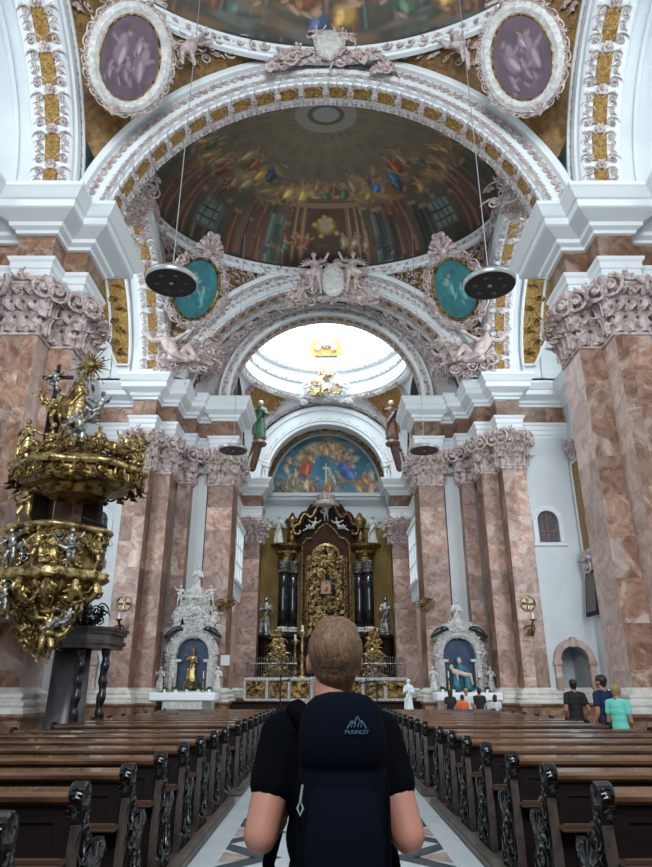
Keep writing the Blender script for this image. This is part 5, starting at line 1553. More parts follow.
# ------------------------------------------------------------------ side altars
def side_altar(sgn):
    sw = side_word(sgn)
    cx, cy = 4.98 * sgn, 25.6
    root = thing('side_altar', (cx, cy, 0), ('white stucco side altar with gilded madonna in its niche, left' if sgn < 0 else 'white stucco side altar with a blue-robed pieta in its niche, right'), 'altar')
    g = MB(); g.bbox(cx - 1.15, cx + 1.15, cy - .2, 26.4, 0, .55, .03); g.bbox(cx - .85, cx + .85, cy + .1, 26.4, .5, 1.45, .04); g.build('base', 'stucco_white', root)
    # niche
    for sd in (-1, 1):
        g = MB(); g.bbox(cx + sd * .72 - .1, cx + sd * .72 + .1, cy + .1, 26.4, 1.45, 2.75, .03)
        for k in range(6): g.tpl(TP['scroll' if sd > 0 else 'scroll_m'], frame((cx + sd * .86, cy + .05, 1.55 + k * .25), (0, 0, 1), (0, -1, 0), .22))
        g.build('niche_pillar', 'stucco_white', root, fix=False)
        g = MB(); g.bbox(cx + sd * .6 - .04, cx + sd * .6 + .04, cy + .2, cy + .3, 1.5, 2.5, .01); g.bbox(*sorted((cx + sd * .42, cx + sd * .66)), cy + .15, cy + .3, 2.45, 2.55, .01); g.build('niche_shelf', 'stucco_white', root)
    g = MB(); arch_sweep(g, lambda a, R, d: (cx + R * cos(a), d, 2.72 + R * sin(a)), [(.6, 26.3), (.6, cy + .1), (.68, cy + .02), (.84, cy + .02), (.9, cy + .12), (.9, 26.3)], 0, pi, 20)
    for k in range(11):
        a = pi * k / 10; g.tpl(TP['scroll' if k % 2 else 'spray'], frame((cx + .82 * cos(a), cy, 2.72 + .82 * sin(a)), (cos(a), 0, sin(a)), (0, -1, 0), .26))
    g.build('niche_arch', 'stucco_white', root, fix=False)
    g = MB(); g.prism([(cx + .62 * cos(pi * i / 14), 2.72 + .62 * sin(pi * i / 14)) for i in range(15)] + [(cx - .62, 1.4), (cx + .62, 1.4)], 26.0, 26.2, 'y'); g.build('niche_back', 'blue_niche', root)
    # dark broken pediment horns
    for sd in (-1, 1):
        g = MB(); g.tube([(cx + sd * t_, cy, 3.30 + .32 * sin((1.05 - t_) * 3.0) * 1.0) for t_ in np.linspace(.38, 1.05, 9)], [.05, .09, .11, .12, .12, .11, .1, .08, .05], 8); g.build('pediment_horn', 'black_marble', root, smooth=True)
    # crowning stucco
    top = 6.05 if sgn < 0 else 4.75
    g = MB(); r = random.Random(40 + sgn)
    for k in range(150 if sgn < 0 else 80):
        v = r.uniform(0, 1); w = .85 * (1 - v) ** .6 + .18
        u = r.uniform(-1, 1) * w
        g.tpl(TP[r.choice(['scroll', 'scroll_m', 'spray', 'shell', 'rosette'])], frame((cx + u, cy + .12 + .1 * abs(u), 3.35 + v * (top - 4.3)), (r.uniform(-1, 1), 0, 1), (0, -1, 0), r.uniform(.16, .32)))
    g.bbox(cx - .4, cx + .4, cy + .2, 26.4, 3.3, top - 1.25, .06)
    g.bbox(cx - .55, cx + .55, cy + .05, 26.4, top - 1.3, top - 1.15, .03)
    g.build('stucco_crown', 'stucco_white', root, fix=False)
    tag(put(stat('stucco_white', 'robed', 7), 'crowning_statue', (cx, cy + .2, top - 1.2), 1.2, pi), 'white saint statue crowning the %s' % ('left side altar with the gilded madonna' if sgn < 0 else 'right side altar with the pieta'), 'statue')
    if sgn < 0:
        for sd in (-1, 1):
            tag(put(stat('stucco_white', 'nude', 4), 'putto_statue', (cx + sd * .6, cy, top - 1.6), (.8 * sd, .8, .8), pi), 'white putto on the %s flank of the madonna altar crown' % ('left' if sd < 0 else 'right'), 'statue')
    for sd in (-1, 1):
        tag(put(stat('stucco_white', 'robed', 6), 'flank_statue', (cx + sd * 1.05, cy - .1, 1.45), .85, pi), 'small pale figure standing %s of the niche with the %s' % (side_word(sd), 'gilded madonna' if sgn < 0 else 'pieta'), 'statue')
    if sgn < 0:
        st = thing('madonna_statue', (cx, cy + .35, 1.5), 'gilded crowned madonna in the niche of the left side altar', 'statue')
        put(stat('gold', 'madonna', 8), 'figure', (cx, cy + .3, 1.75), 1.15, pi, st)
        g = MB()
        for k in range(24):
            a = 2 * pi * k / 24; g.tube([(cx + .2 * cos(a), cy + .5, 2.4 + .4 * sin(a)), (cx + .38 * cos(a), cy + .5, 2.4 + .62 * sin(a))], [.03, .008], 4)
        g.build('ray_halo', 'gold', st)
        g = MB(); g.bbox(cx - .28, cx + .28, cy + .15, cy + .55, 1.5, 1.78, .03); g.build('plinth', 'gold_dark', st)
    else:
        st = thing('pieta_statue', (cx, cy + .3, 1.5), 'seated madonna in teal and blue with pale body across her knees, in the right niche', 'statue')
        b = MB()
        b.cap((cx, cy + .4, 1.65), (cx + .02, cy + .35, 2.3), .28, .16); b.cap((cx - .16, cy + .3, 1.6), (cx - .18, cy + .05, 1.95), .14, .13); b.cap((cx + .16, cy + .3, 1.6), (cx + .2, cy + .05, 1.9), .14, .13)
        b.cap((cx - .18, cy + .05, 1.95), (cx - .2, cy + .02, 1.55), .13, .16); b.cap((cx + .2, cy + .05, 1.9), (cx + .22, cy + .02, 1.55), .13, .16)
        b.ball((cx - .02, cy + .28, 2.52), (.13, .13, .16)); b.cap((cx + .16, cy + .3, 2.28), (cx + .26, cy + .12, 2.08), .07, .06)
        o = bpy.data.objects.new('robe', remeshed(b, 'robe', 'teal_paint', .03)); COL.objects.link(o); o.parent = st; o.matrix_parent_inverse = wmat(st).inverted()
        g = MB(); g.ball((cx - .02, cy + .2, 2.5), (.085, .06, .11), 10, 8); g.build('face', 'flesh_paint', st, smooth=True)
        b = MB()
        b.cap((cx - .26, cy, 2.12), (cx + .1, cy - .06, 2.02), .10, .08); b.ball((cx - .36, cy - .02, 2.26), (.08, .08, .10)); b.cap((cx + .1, cy - .06, 2.0), (cx + .3, cy - .1, 2.0), .08, .06); b.cap((cx + .3, cy - .1, 2.0), (cx + .36, cy - .1, 1.68), .055, .035); b.cap((cx - .2, cy - .05, 2.08), (cx - .16, cy - .12, 1.8), .035, .025)
        o = bpy.data.objects.new('pale_body', remeshed(b, 'pale_body', 'flesh_paint', .02)); COL.objects.link(o); o.parent = st; o.matrix_parent_inverse = wmat(st).inverted()
    # altar table
    tb = thing('mensa_table', (cx, 24.9, 0), 'white clothed altar table in front of the %s' % ('gilded madonna niche' if sgn < 0 else 'pieta niche'), 'table')
    g = MB(); g.bbox(cx - .7, cx + .7, 24.5, 25.3, .0, 1.16, .04)
    for k in range(4): g.tpl(TP['shell'], frame((cx - .45 + k * .3, 24.47, .85), (0, 0, 1), (0, -1, 0), .2))
    g.build('pedestal', 'stucco_white', tb, fix=False)
    g = MB(); g.bbox(cx - 1.15, cx + 1.15, 24.4, 25.4, 1.14, 1.40, .03); g.build('cloth', 'white_cloth', tb)
    for k in range(5):
        b = MB(); r2 = random.Random(k)
        px = cx - .8 + k * .4
        for q in range(16): b.tpl(TP['leaf'], frame((px + r2.uniform(-.03, .03), 25.2, 1.48), (r2.uniform(-1, 1), r2.uniform(-1, 1), 1), (r2.uniform(-1, 1), -1, 0), .14))
        rt = thing('potted_plant', (px, 25.2, 1.4), 'green plant in the %s place from the left on the %s' % (['first', 'second', 'third', 'fourth', 'fifth'][k], 'madonna altar table' if sgn < 0 else 'pieta altar table'), 'plant', 'plants on the side altar tables')
        b.build('leaves', 'green_leaf', rt, fix=False)
        g = MB(); g.lathe([(.04, 0), (.06, .1)], 10, X=Matrix.Translation((px, 25.2, 1.4))); g.build('pot', 'white_cloth', rt)
    for k, dx in enumerate((-.55, .55)):
        candlestick(cx + dx, 25.25, 1.4, .5, 'gold', 'small candlestick at the %s end of the %s altar table' % (side_word(dx), 'madonna' if sgn < 0 else 'pieta'), 'candlesticks on the side altar tables', .22)
side_altar(-1); side_altar(1)

# ------------------------------------------------------------------ consecration crosses with candle arms, sign, dark picture
for sgn in (-1, 1):
    sw = side_word(sgn)
    x, z = 7.25 * sgn, 4.38; y = 24.17
    root = thing('consecration_cross', (x, y, z), 'round gold cross medallion with candle arm on the %s middle pier' % sw, 'wall cross', 'consecration crosses')
    g = MB(); g.tube([(x + .26 * cos(2 * pi * i / 24), y, z + .26 * sin(2 * pi * i / 24)) for i in range(24)], .03, 6, closed=True); g.build('ring', 'gold', root)
    g = MB()
    for i in range(4):
        a = pi / 2 * i; g.tube([(x, y - .02, z), (x + .2 * cos(a), y - .02, z + .2 * sin(a))], [.025, .07], 6)
    g.build('cross', 'gold', root)
    g = MB(); g.lathe([(.24, 0), (.24, .03)], 20, X=Matrix.Translation((x, y + .03, z)) @ Matrix.Rotation(pi / 2, 4, 'X')); g.build('disc', 'marble_pale', root)
    g = MB(); g.tube([(x, y, z - 1.0), (x, y - .25, z - 1.1), (x - .05 * sgn, y - .4, z - .85), (x, y - .45, z - .65)], .05, 6); g.ball((x, y - .02, z - 1.0), .12, 8, 6); g.tpl(TP['scroll'], frame((x, y - .1, z - .9), (0, 0, 1), (0, -1, 0), .3)); g.lathe([(.03, 0), (.14, .06), (.14, .08)], 10, X=Matrix.Translation((x, y - .45, z - .66)))
    g.build('candle_arm', 'gold_dark' if sgn > 0 else 'black', root)
    g = MB(); g.lathe([(.035, 0), (.03, .22)], 8, X=Matrix.Translation((x, y - .45, z - .6))); g.build('candle', 'candle', root)
g = MB(); g.bbox(-4.02, -3.68, 26.42, 26.46, 2.35, 2.72, .005)
tag(g.build('paper_notice', 'paper'), 'square white notice on the slender left pier beside the madonna altar', 'notice')
pr = thing('dark_picture', (9.6, 24.0, 4.75), 'dark framed picture leaning out from the right chapel wall beside the near pier', 'painting')
X_ = Matrix.Translation((9.62, 24.1, 4.75)) @ Matrix.Rotation(.12, 4, 'Y')
g = MB(); g.bbox(-.06, .06, -.55, .55, -.8, .8, .02, X=X_); g.build('frame', 'dark_wood', pr)
g = MB(); g.box(-.075, -.05, -.42, .42, -.66, .66, X=X_)
o = g.build('canvas', 'brown_stone', pr)

# ------------------------------------------------------------------ hanging ring lamps
def lamp(x, y, z, label):
    root = thing('hanging_lamp', (x, y, z), label, 'lamp', 'black disc lamps hanging on wires')
    T = Matrix.Translation((x, y, z))
    g = MB(); g.lathe([(.515, -.04), (.53, -.03), (.54, .02), (.54, .07), (.50, .085)], 40, X=T, cap=False); g.build('rim', 'lamp_rim', root, smooth=True)
    g = MB(); g.lathe([(.518, -.036), (.518, .06)], 40, X=T); g.build('disc', 'lamp_black', root)
    for k in range(7):
        a = 2 * pi * k / 6; r = .3 if k < 6 else 0
        g = MB(); g.lathe([(.035, -.05), (.045, -.036)], 10, X=T @ Matrix.Translation((r * cos(a), r * sin(a), 0))); g.build('spotlight', 'lamp_rim' if k == 6 else 'grey_stone', root)
    g = MB(); g.tube([(x, y, z + .45), (x, y, 18.9 if y < 20 else 19.4)], .011, 5)
    for k in range(3):
        a = 2 * pi * k / 3 + .5; g.tube([(x + .5 * cos(a), y + .5 * sin(a), z + .1), (x, y, z + .48)], .007, 4)
    g.build('suspension_wire', 'wire', root)
lamp(-3.2, 11.5, 9.38, 'large black disc lamp hanging before the great arch on the left')
lamp(3.38, 11.5, 9.32, 'large black disc lamp hanging before the great arch on the right')
lamp(-3.42, 22.7, 9.72, 'smaller black disc lamp hanging before the middle piers on the left')
lamp(3.62, 22.7, 9.72, 'smaller black disc lamp hanging before the middle piers on the right')

# ------------------------------------------------------------------ pulpit
def pulpit():
    cx, cy = -5.35, 13.0
    root = thing('pulpit', (cx, cy, 2.3), 'ornate gilded pulpit with a canopy full of gold and silver figures', 'pulpit')
    T = Matrix.Translation((cx, cy, 0))
    def lobed(prof, n=72, k=5, amp=.06, ph=.3):
        V = []; 
        for r, z in prof:
            for i in range(n):
                a = 2 * pi * i / n
                f = 1 + amp * cos(k * a + ph)
                V.append((cx + r * f * cos(a), cy + r * f * sin(a) * .95, z))
        Q = [(j * n + i, j * n + (i + 1) % n, (j + 1) * n + (i + 1) % n, (j + 1) * n + i) for j in range(len(prof) - 1) for i in range(n)]
        return V, Q, [list(range(n - 1, -1, -1)), list(range((len(prof) - 1) * n, len(prof) * n))]
    g = MB(); V, Q, NG = lobed([(.86, 3.66), (.88, 3.72), (.86, 4.38), (.88, 4.42)]); g.add(V, Q, NG=NG); g.build('parapet', 'gold_dark', root, smooth=False)
    g = MB(); V, Q, NG = lobed([(.9, 4.36), (.98, 4.39), (1.02, 4.43), (1.0, 4.48), (.9, 4.52)]); g.add(V, Q, NG=NG); g.build('handrail', 'gold', root, smooth=True)
    g = MB(); V, Q, NG = lobed([(.8, 3.40), (.98, 3.45), (1.05, 3.51), (1.0, 3.57), (1.03, 3.62), (.9, 3.68)]); g.add(V, Q, NG=NG); g.build('lower_rim', 'gold', root, smooth=True)
    g = MB(); V, Q, NG = lobed([(.06, 2.1), (.14, 2.25), (.12, 2.5), (.30, 2.75), (.56, 2.82), (.60, 2.88), (.40, 3.0), (.62, 3.2), (.85, 3.42)]); g.add(V, Q, NG=NG); g.build('corbel', 'gold_dark', root, smooth=True)
    r = random.Random(10)
    # relief panels
    g = MB(); g2 = MB()
    for i in range(150):
        a = 2 * pi * r.random(); z = r.uniform(3.72, 4.34); R = .89 * (1 + .06 * cos(5 * a + .3))
        nrm = (cos(a), sin(a), 0)
        (g if i % 3 else g2).tpl(TP[r.choice(['scroll', 'scroll_m', 'spray', 'shell', 'rosette'])], frame((cx + R * cos(a), cy + R * .95 * sin(a), z), (r.uniform(-1, 1) * sin(a), r.uniform(-1, 1) * cos(a), 1), nrm, r.uniform(.12, .24)))
    g.build('gilt_relief', 'gold', root, fix=False); g2.build('silver_relief', 'silver', root, fix=False)
    for k in range(5):
        a = -pi / 2 + (k - 2) * .62
        put(stat('silver' if k % 2 else 'gold', 'nude', 4), 'putto_figure', (cx + .95 * cos(a), cy + .90 * sin(a), 3.62), .78, a - pi / 2 + .3, root)
    for k in range(6):
        a = -pi / 2 + (k - 2.5) * .55
        g = MB(); R = .82
        pts = [(cx + rr * cos(a), cy + rr * sin(a), z) for rr, z in ((.92, 3.42), (.98, 3.26), (.80, 3.1), (.5, 3.0), (.45, 2.8), (.25, 2.6))]
        g.tube(pts, [.06, .09, .07, .06, .07, .04], 8); g.tpl(TP['leaf'], frame(pts[2], (0, 0, 1), (cos(a), sin(a), 0), .35)); g.tpl(TP['volute'], frame(pts[1], (0, 0, 1), (cos(a + 1.3), sin(a + 1.3), 0), .3))
        g.build('console_scroll', 'gold', root, fix=False)
    for (x, y, z, s, kd, rz, m, fl) in ((-.75, -.6, 2.25, 1.0, 'nude', 2.3, 'gold_dark', 1), (-.55, -.7, 2.7, .75, 'angel', 2.8, 'silver', 1), (.25, -.5, 1.95, 1.05, 'angel', 3.5, 'gold', -1), (.0, -.8, 2.9, .55, 'reclining', 3.0, 'gold_dark', 1), (.72, -.4, 2.7, .7, 'nude', 3.8, 'gold_dark', 1), (.5, -.5, 2.5, .7, 'reclining', 3.6, 'silver', 1)):
        put(stat(m, kd, {'nude': 4, 'reclining': 2, 'angel': 1}[kd]), 'cherub_figure', (cx + x, cy + y, z), (s * fl, s, s), rz, root)
    g = MB()
    for i in range(90):
        a = r.uniform(-pi, 0); z = r.uniform(2.1, 3.4); R = .15 + .7 * (z - 2.1) / 1.3
        g.tpl(TP[r.choice(['scroll', 'scroll_m', 'spray', 'leaf'])], frame((cx + R * cos(a), cy + R * sin(a), z), (r.uniform(-1, 1), 0, r.uniform(-1, 1)), (cos(a), sin(a), -.3), r.uniform(.15, .28)))
    g.build('gilt_tassels', 'gold_dark', root, fix=False)
    # back board and posts
    g = MB(); g.bbox(cx - .5, cx + .15, 13.7, 13.95, 4.4, 5.4, .03); g.build('back_board', 'marble_brown', root, label='brown marble back board')
    g = MB(); g.bbox(cx + .15, cx + .5, 13.6, 13.9, 3.4, 5.4, .03); g.bbox(cx - .95, cx - .6, 13.6, 13.95, 3.4, 7.5, .03); g.build('dark_post', 'dark_wood', root)
    g = MB(); g.bbox(-6.95, cx + .2, 13.55, 13.92, 2.9, 3.3, .03); g.build('wall_beam', 'gold_dark', root)
    # sounding board
    X0 = cx + .22; DZ = -.36
    def lob2(prof, n=80, k=7, amp=.05, rx=1.2):
        V = []
        for rr, z in prof:
            for i in range(n):
                a = 2 * pi * i / n; f = 1 + amp * cos(k * a)
                V.append((X0 + rr * rx * f * cos(a), cy + rr * f * sin(a), z + DZ))
        Q = [(j * n + i, j * n + (i + 1) % n, (j + 1) * n + (i + 1) % n, (j + 1) * n + i) for j in range(len(prof) - 1) for i in range(n)]
        return V, Q, [list(range(n - 1, -1, -1)), list(range((len(prof) - 1) * n, len(prof) * n))]
    g = MB(); V, Q, NG = lob2([(.35, 5.6), (.5, 5.55), (.65, 5.7), (.85, 5.72), (1.0, 5.9), (1.0, 5.96), (1.08, 6.0), (1.1, 6.1), (1.04, 6.18), (.7, 6.2)]); g.add(V, Q, NG=NG); g.build('sounding_board', 'gold_dark', root, smooth=False)
    g = MB(); V, Q, NG = lob2([(1.09, 5.98), (1.14, 6.03), (1.14, 6.09), (1.09, 6.13)]); g.add(V, Q); g.build('board_rim', 'gold', root, smooth=True)
    g = MB()
    for i in range(40):
        a = 2 * pi * i / 40
        g.tpl(TP['leaf' if i % 2 else 'scroll'], frame((X0 + 1.28 * cos(a), cy + 1.05 * sin(a), 5.9 + DZ), (0, 0, -1), (cos(a), sin(a), 0), .3))
    g.build('valance', 'gold_dark', root, fix=False)
    g = MB()
    for i in range(120):
        a = 2 * pi * r.random(); q = sqrt(r.random())
        R = q * 1.05; zz = 6.25 + (1 - q) * 1.0 * r.random()
        g.tpl(TP[r.choice(['spray', 'scroll', 'rosette', 'shell'])], frame((X0 + R * 1.2 * cos(a), cy + R * sin(a), zz + DZ), (r.uniform(-.5, .5), r.uniform(-.5, .5), 1), (cos(a), min(sin(a), .1) - .5, .2), r.uniform(.18, .34)))
    g.build('cloud_ornament', 'gold_dark', root, fix=False)
    g = MB()
    g.lathe([(.7, 6.15), (.55, 6.5), (.3, 6.8), (.25, 7.3), (.4, 7.5), (.42, 7.6), (.2, 7.8), (.12, 8.2)], 20, X=Matrix.Translation((X0 - .35, cy + .15, DZ))); g.build('crowning_stem', 'gold_dark', root, smooth=True)
    for (x, y, z, s, kd, rz, m, fl) in ((-1.05, -.35, 6.2, .95, 'robed', 3.0, 'gold', 1), (-.55, -.6, 6.2, .95, 'reclining', 3.1, 'gold', 1), (.1, -.55, 6.25, 1.05, 'angel', 3.3, 'silver', 1), (.45, -.35, 6.2, .8, 'robed', 3.2, 'gold', 1), (.95, -.2, 6.2, .75, 'nude', 3.6, 'gold', -1), (1.2, .1, 6.2, .8, 'angel', 4.0, 'gold_dark', 1),
                                        (-.65, .0, 7.05, 1.0, 'nude', 3.0, 'gold', 1), (-.15, -.2, 7.1, 1.1, 'robed', 3.2, 'gold', 1), (-.1, .1, 7.9, .95, 'angel', 3.2, 'silver', 1), (.2, -.1, 7.2, .85, 'reclining', 3.0, 'silver', 1), (-.85, -.3, 7.4, .6, 'reclining', 3.0, 'gold', -1)):
        put(stat(m, kd, {'nude': 4, 'reclining': 2, 'angel': 1, 'robed': 5}[kd]), 'canopy_figure', (X0 + x, cy + y, z + DZ), (s * fl, s, s), rz, root)
    # sunburst, crucifix
    g = MB(); sx_, sz_ = X0 - .05, 8.55 + DZ
    for k in range(20):
        a = 2 * pi * k / 20; L = (.42 if k % 2 else .3) * (1 + .5 * abs(sin(a)))
        g.tube([(sx_ + .08 * cos(a), cy - .1, sz_ + .08 * sin(a)), (sx_ + L * cos(a), cy - .1, sz_ + L * sin(a))], [.025, .006], 4)
    g.ball((sx_, cy - .1, sz_), .09, 10, 8); g.build('sunburst', 'gold', root)
    g = MB(); g.bbox(X0 - .98, X0 - .32, cy - .3, cy - .24, 7.75, 7.83, .01); g.bbox(X0 - .70, X0 - .62, cy - .3, cy - .24, 7.3, 8.1, .01); g.build('cross', 'black', root)
    put(stat('silver', 'nude', 4), 'crucified_figure', (X0 - .66, cy - .33, 7.3), .7, pi, root)
    # angel standing at the back on the rail
    a = tag(put(stat('gold', 'angel', 1), 'gilded_angel', (cx - .72, cy - .1, 4.5), 1.1, 2.9), 'gilded angel standing on the pulpit rail with one arm raised', 'statue')
    # reading desk
    g = MB(); g.bbox(-.22, .22, -.16, .16, -.02, .02, .01, X=Matrix.Translation((cx + .72, cy - .1, 4.64)) @ Matrix.Rotation(.35, 4, 'Y')); g.build('book_rest', 'black', root)
pulpit()

# dark canopy under the pulpit
def canopy():
    cx, cy = -5.25, 15.0
    cx = -5.3
    root = thing('stone_canopy', (cx, 14.6, 0), 'dark stone canopy on black twisted posts beneath the gilded pulpit', 'canopy')
    y0 = 14.4
    g = MB(); sl = [(cx - .6, y0 - .1), (cx + .35, y0 - .25), (cx + .72, y0 + .15), (cx + .72, y0 + 1.2), (cx - .6, y0 + 1.2)]
    for z0_, z1_, s_, mi in ((2.33, 2.42, .98, 0), (2.42, 2.5, 1.04, 0), (2.5, 2.62, .98, 1), (2.62, 2.7, 1.05, 0), (2.7, 2.76, 1.1, 0)):
        mx = cx + .05; my = y0 + .5
        g.prism([(mx + (x - mx) * s_, my + (y - my) * s_) for x, y in sl], z0_, z1_, 'z', mi=mi)
    g.build('entablature', ['brown_stone', 'grey_stone'], root)
    for (x, y) in ((cx + .18, y0 + .05), (cx + .6, y0 + .35)):
        g = MB()
        g.tube([(x + .012 * cos(t * 22), y + .012 * sin(t * 22), .35 + 1.98 * t) for t in np.linspace(0, 1, 40)], [.085 + .014 * sin(t * 40) for t in np.linspace(0, 1, 40)], 10)
        g.build('post', 'black', root, smooth=True)
        g = MB(); g.lathe([(.16, 0), (.16, .2), (.12, .24), (.14, .3), (.1, .36)], 14, X=Matrix.Translation((x, y, 0))); g.build('post_base', 'black', root)
    g = MB(); g.lathe([(.42, 0), (.40, .4), (.38, 2.33)], 30, X=Matrix.Translation((cx - .18, y0 + .55, 0))); g.build('curved_panel', 'grey_stone', root, smooth=True)
    for k, (x, y, h) in enumerate(((cx - .25, y0 + .1, .62), (cx + .05, y0 + .0, .5), (cx + .35, y0 + .1, .55))):
        put(stat('black', 'nude' if k % 2 else 'reclining', 4 if k % 2 else 2), 'black_figure', (x, y + .1, 2.75), h, pi, root)
    g = MB(); g.lathe([(.22, 2.76), (.26, 2.9), (.12, 3.0), (.16, 3.2), (.03, 3.4)], 14, X=Matrix.Translation((cx + .0, y0 + .45, 0))); g.build('urn', 'black', root, smooth=True)
    g = MB()
    for i in range(26): g.tpl(TP[random.choice(['scroll', 'scroll_m', 'spray'])], frame((cx + random.uniform(-.45, .5), y0 + .05, 2.8 + random.uniform(0, .35)), (random.uniform(-1, 1), 0, 1), (0, -1, 0), .2))
    g.build('carved_crest', 'black', root, fix=False)
canopy()

# ------------------------------------------------------------------ floor mosaic and pew platforms
AX = .09
g = MB()
g.box(AX - 1.38, AX + 1.38, -2, 30, 0, .004, mi=0)
per = 1.2
for k in range(-2, 24):
    yb = 7.47 + (k - 5) * per
    for s in (-1, 1):
        xo, xi = AX + s * 1.12, AX + s * .52
        h = .61
        w = .20
        # zigzag band: outer vertex at yb +- h, inner apex at yb
        for d in (-1, 1):
            pts = [(xi, yb - w * .0 + d * 0), (xo, yb + d * (h)), (xo, yb + d * (h - .26)), (xi + s * .30, yb)]
            V = [(x, y, .007) for x, y in pts]
            g.add(V, [(0, 1, 2, 3)], mi=1)
        V = [(xo, yb - .22, .007), (xo, yb + .22, .007), (xo - s * .36, yb, .007)]
        g.add(V, T=[(0, 1, 2)], mi=2)
    for (x, y, r_) in ((AX, yb + h, .0),):
        pass
    V = [(AX - .42, yb, .0068), (AX, yb - .3, .0068), (AX + .42, yb, .0068), (AX, yb + .3, .0068)]
    g.add(V, [(0, 1, 2, 3)], mi=1)
    V = [(AX - .16, yb + h, .0072), (AX, yb + h - .2, .0072), (AX + .16, yb + h, .0072), (AX, yb + h + .2, .0072)]
    g.add(V, [(0, 1, 2, 3)], mi=2)
o = struct(g.build('floor_mosaic', ['tile_white', 'tile_dark', 'tile_pink'], fix=False))

GR = ((1.9, 10.55), (11.35, 20.1))
for sgn in (-1, 1):
    for gi, (ya, yb) in enumerate(GR):
        a, c = sorted((AX + sgn * 1.38, .05 + sgn * 4.75))
        g = MB(); g.bbox(a, c, ya, yb, 0, .09, .02)
        g.bbox(a if sgn > 0 else c - .1, a + .1 if sgn > 0 else c, ya, yb, .09, .11, .005)
        tag(g.build('pew_platform', 'kerb'), 'low wooden platform under the %s block of pews %s of the aisle' % ('nearest' if gi == 0 else 'farther', side_word(sgn)), 'platform', 'pew platforms')

# ------------------------------------------------------------------ pews
def make_pew(sgn):
    root = thing('pew', (0, 0, 0), 'pew', 'pew', 'church pews')
    L = 3.08
    s = sgn
    def bx(x0, x1): return sorted((x0 * s, x1 * s))
    zb = .09
    g = MB(); g.bbox(*bx(.06, L - .06), -.015, .02, zb + .03, .93, .005)
    for k in range(5):    # raised frame of the back panel
        xx = .12 + k * (L - .24) / 4; g.bbox(*bx(xx - .05, xx + .05), -.03, .02, zb + .1, .92, .006)
    g.bbox(*bx(.06, L - .06), -.03, .02, .82, .93, .006); g.bbox(*bx(.06, L - .06), -.03, .02, zb + .03, zb + .16, .006)
    g.build('backrest', 'pew', root)
    g = MB()
    pr = [(-.085, .94), (-.09, .965), (-.07, .985), (.05, 1.0), (.075, .985), (.075, .955), (.05, .93), (-.06, .92)]
    g.prism(pr, .05 * s, (L - .05) * s, 'x'); g.build('top_rail', 'pew_rail', root)
    g = MB(); g.bbox(*bx(.05, L - .05), .0, .42, .44, .475, .01); g.bbox(*bx(.05, L - .05), .36, .39, .32, .44, .005); g.build('seat', 'pew', root)
    g = MB(); g.bbox(*bx(.05, L - .05), -.19, -.01, .625, .65, .006); g.bbox(*bx(.05, L - .05), -.19, -.175, .65, .68, .004); g.build('book_shelf', 'pew_shelf', root)
    g = MB(); g.bbox(*bx(.08, L - .08), -.40, -.22, .24, .28, .01)
    for xx in (.2, L / 2, L - .2): g.bbox(*bx(xx - .025, xx + .025), -.36, -.26, zb, .24, .005)
    g.build('kneeler', 'pew_shelf', root)
    poly = [(-.10, zb), (.44, zb), (.47, .2), (.42, .36), (.36, .44), (.40, .55), (.45, .62), (.42, .68), (.32, .67), (.20, .70), (.10, .78), (.065, .86), (.075, .96), (.055, 1.005), (.01, 1.03), (-.045, 1.025), (-.085, 1.0), (-.10, .95), (-.085, .90), (-.06, .87), (-.055, .80), (-.075, .6), (-.10, .35)]
    for e, x0 in (('aisle', 0.0), ('outer', L - .055)):
        g = MB(); g.prism(poly, x0 * s, (x0 + .055) * s, 'x', mi=0)
        # worn back edge strip
        g.prism([(-.112, zb), (-.098, zb), (-.098, .35), (-.073, .6), (-.053, .8), (-.066, .82), (-.088, .6), (-.112, .35)], (x0 - .004) * s, (x0 + .059) * s, 'x', mi=1)
        ep = g.build('end_panel', ['pew', 'pew_edge'], root)
        if e == 'aisle':
            c = MB()
            # scroll head that overhangs the rail
            c.lathe([(.02, -.012), (.06, -.01), (.068, .0), (.068, .07), (.06, .085), (.02, .09)], 16, X=Matrix.Translation((.0, -.03, .975)) @ Matrix.Rotation(s * pi / 2, 4, 'Y'))
            f = (-s, 0, 0)
            def T(n_, y, z, sc, up=(0, 0, 1)): c.tpl(TP[n_], frame((-.002 * s, y, z), up, f, (sc, sc * .45, sc)))
            T('volute', -.02, .965, .12); T('leaf', .0, .80, .12); T('scroll', .03, .74, .15); T('scroll_m', .30, .60, .16); T('rosette', .36, .62, .12)
            T('shell', .16, .55, .26); T('scroll', .12, .40, .20); T('scroll_m', .24, .36, .20, (0, 0, -1)); T('spray', .18, .22, .26); T('leaf', .18, .12, .22)
            T('scroll', .02, .55, .14); T('scroll_m', .02, .30, .16, (0, 0, -1)); T('scroll', .34, .22, .16, (0, 0, -1)); T('spray', .02, .62, .15)
            c.tpl(TP['leaf'], frame((.03 * s, -.14, .86), (0, 0, 1), (0, -1, 0), .10)); c.tpl(TP['leaf'], frame((.03 * s, -.12, .96), (0, .5, 1), (0, -1, 0), (.07, .05, .07)))
            c.build('carving', 'pew_carved', ep, fix=False)
    return root

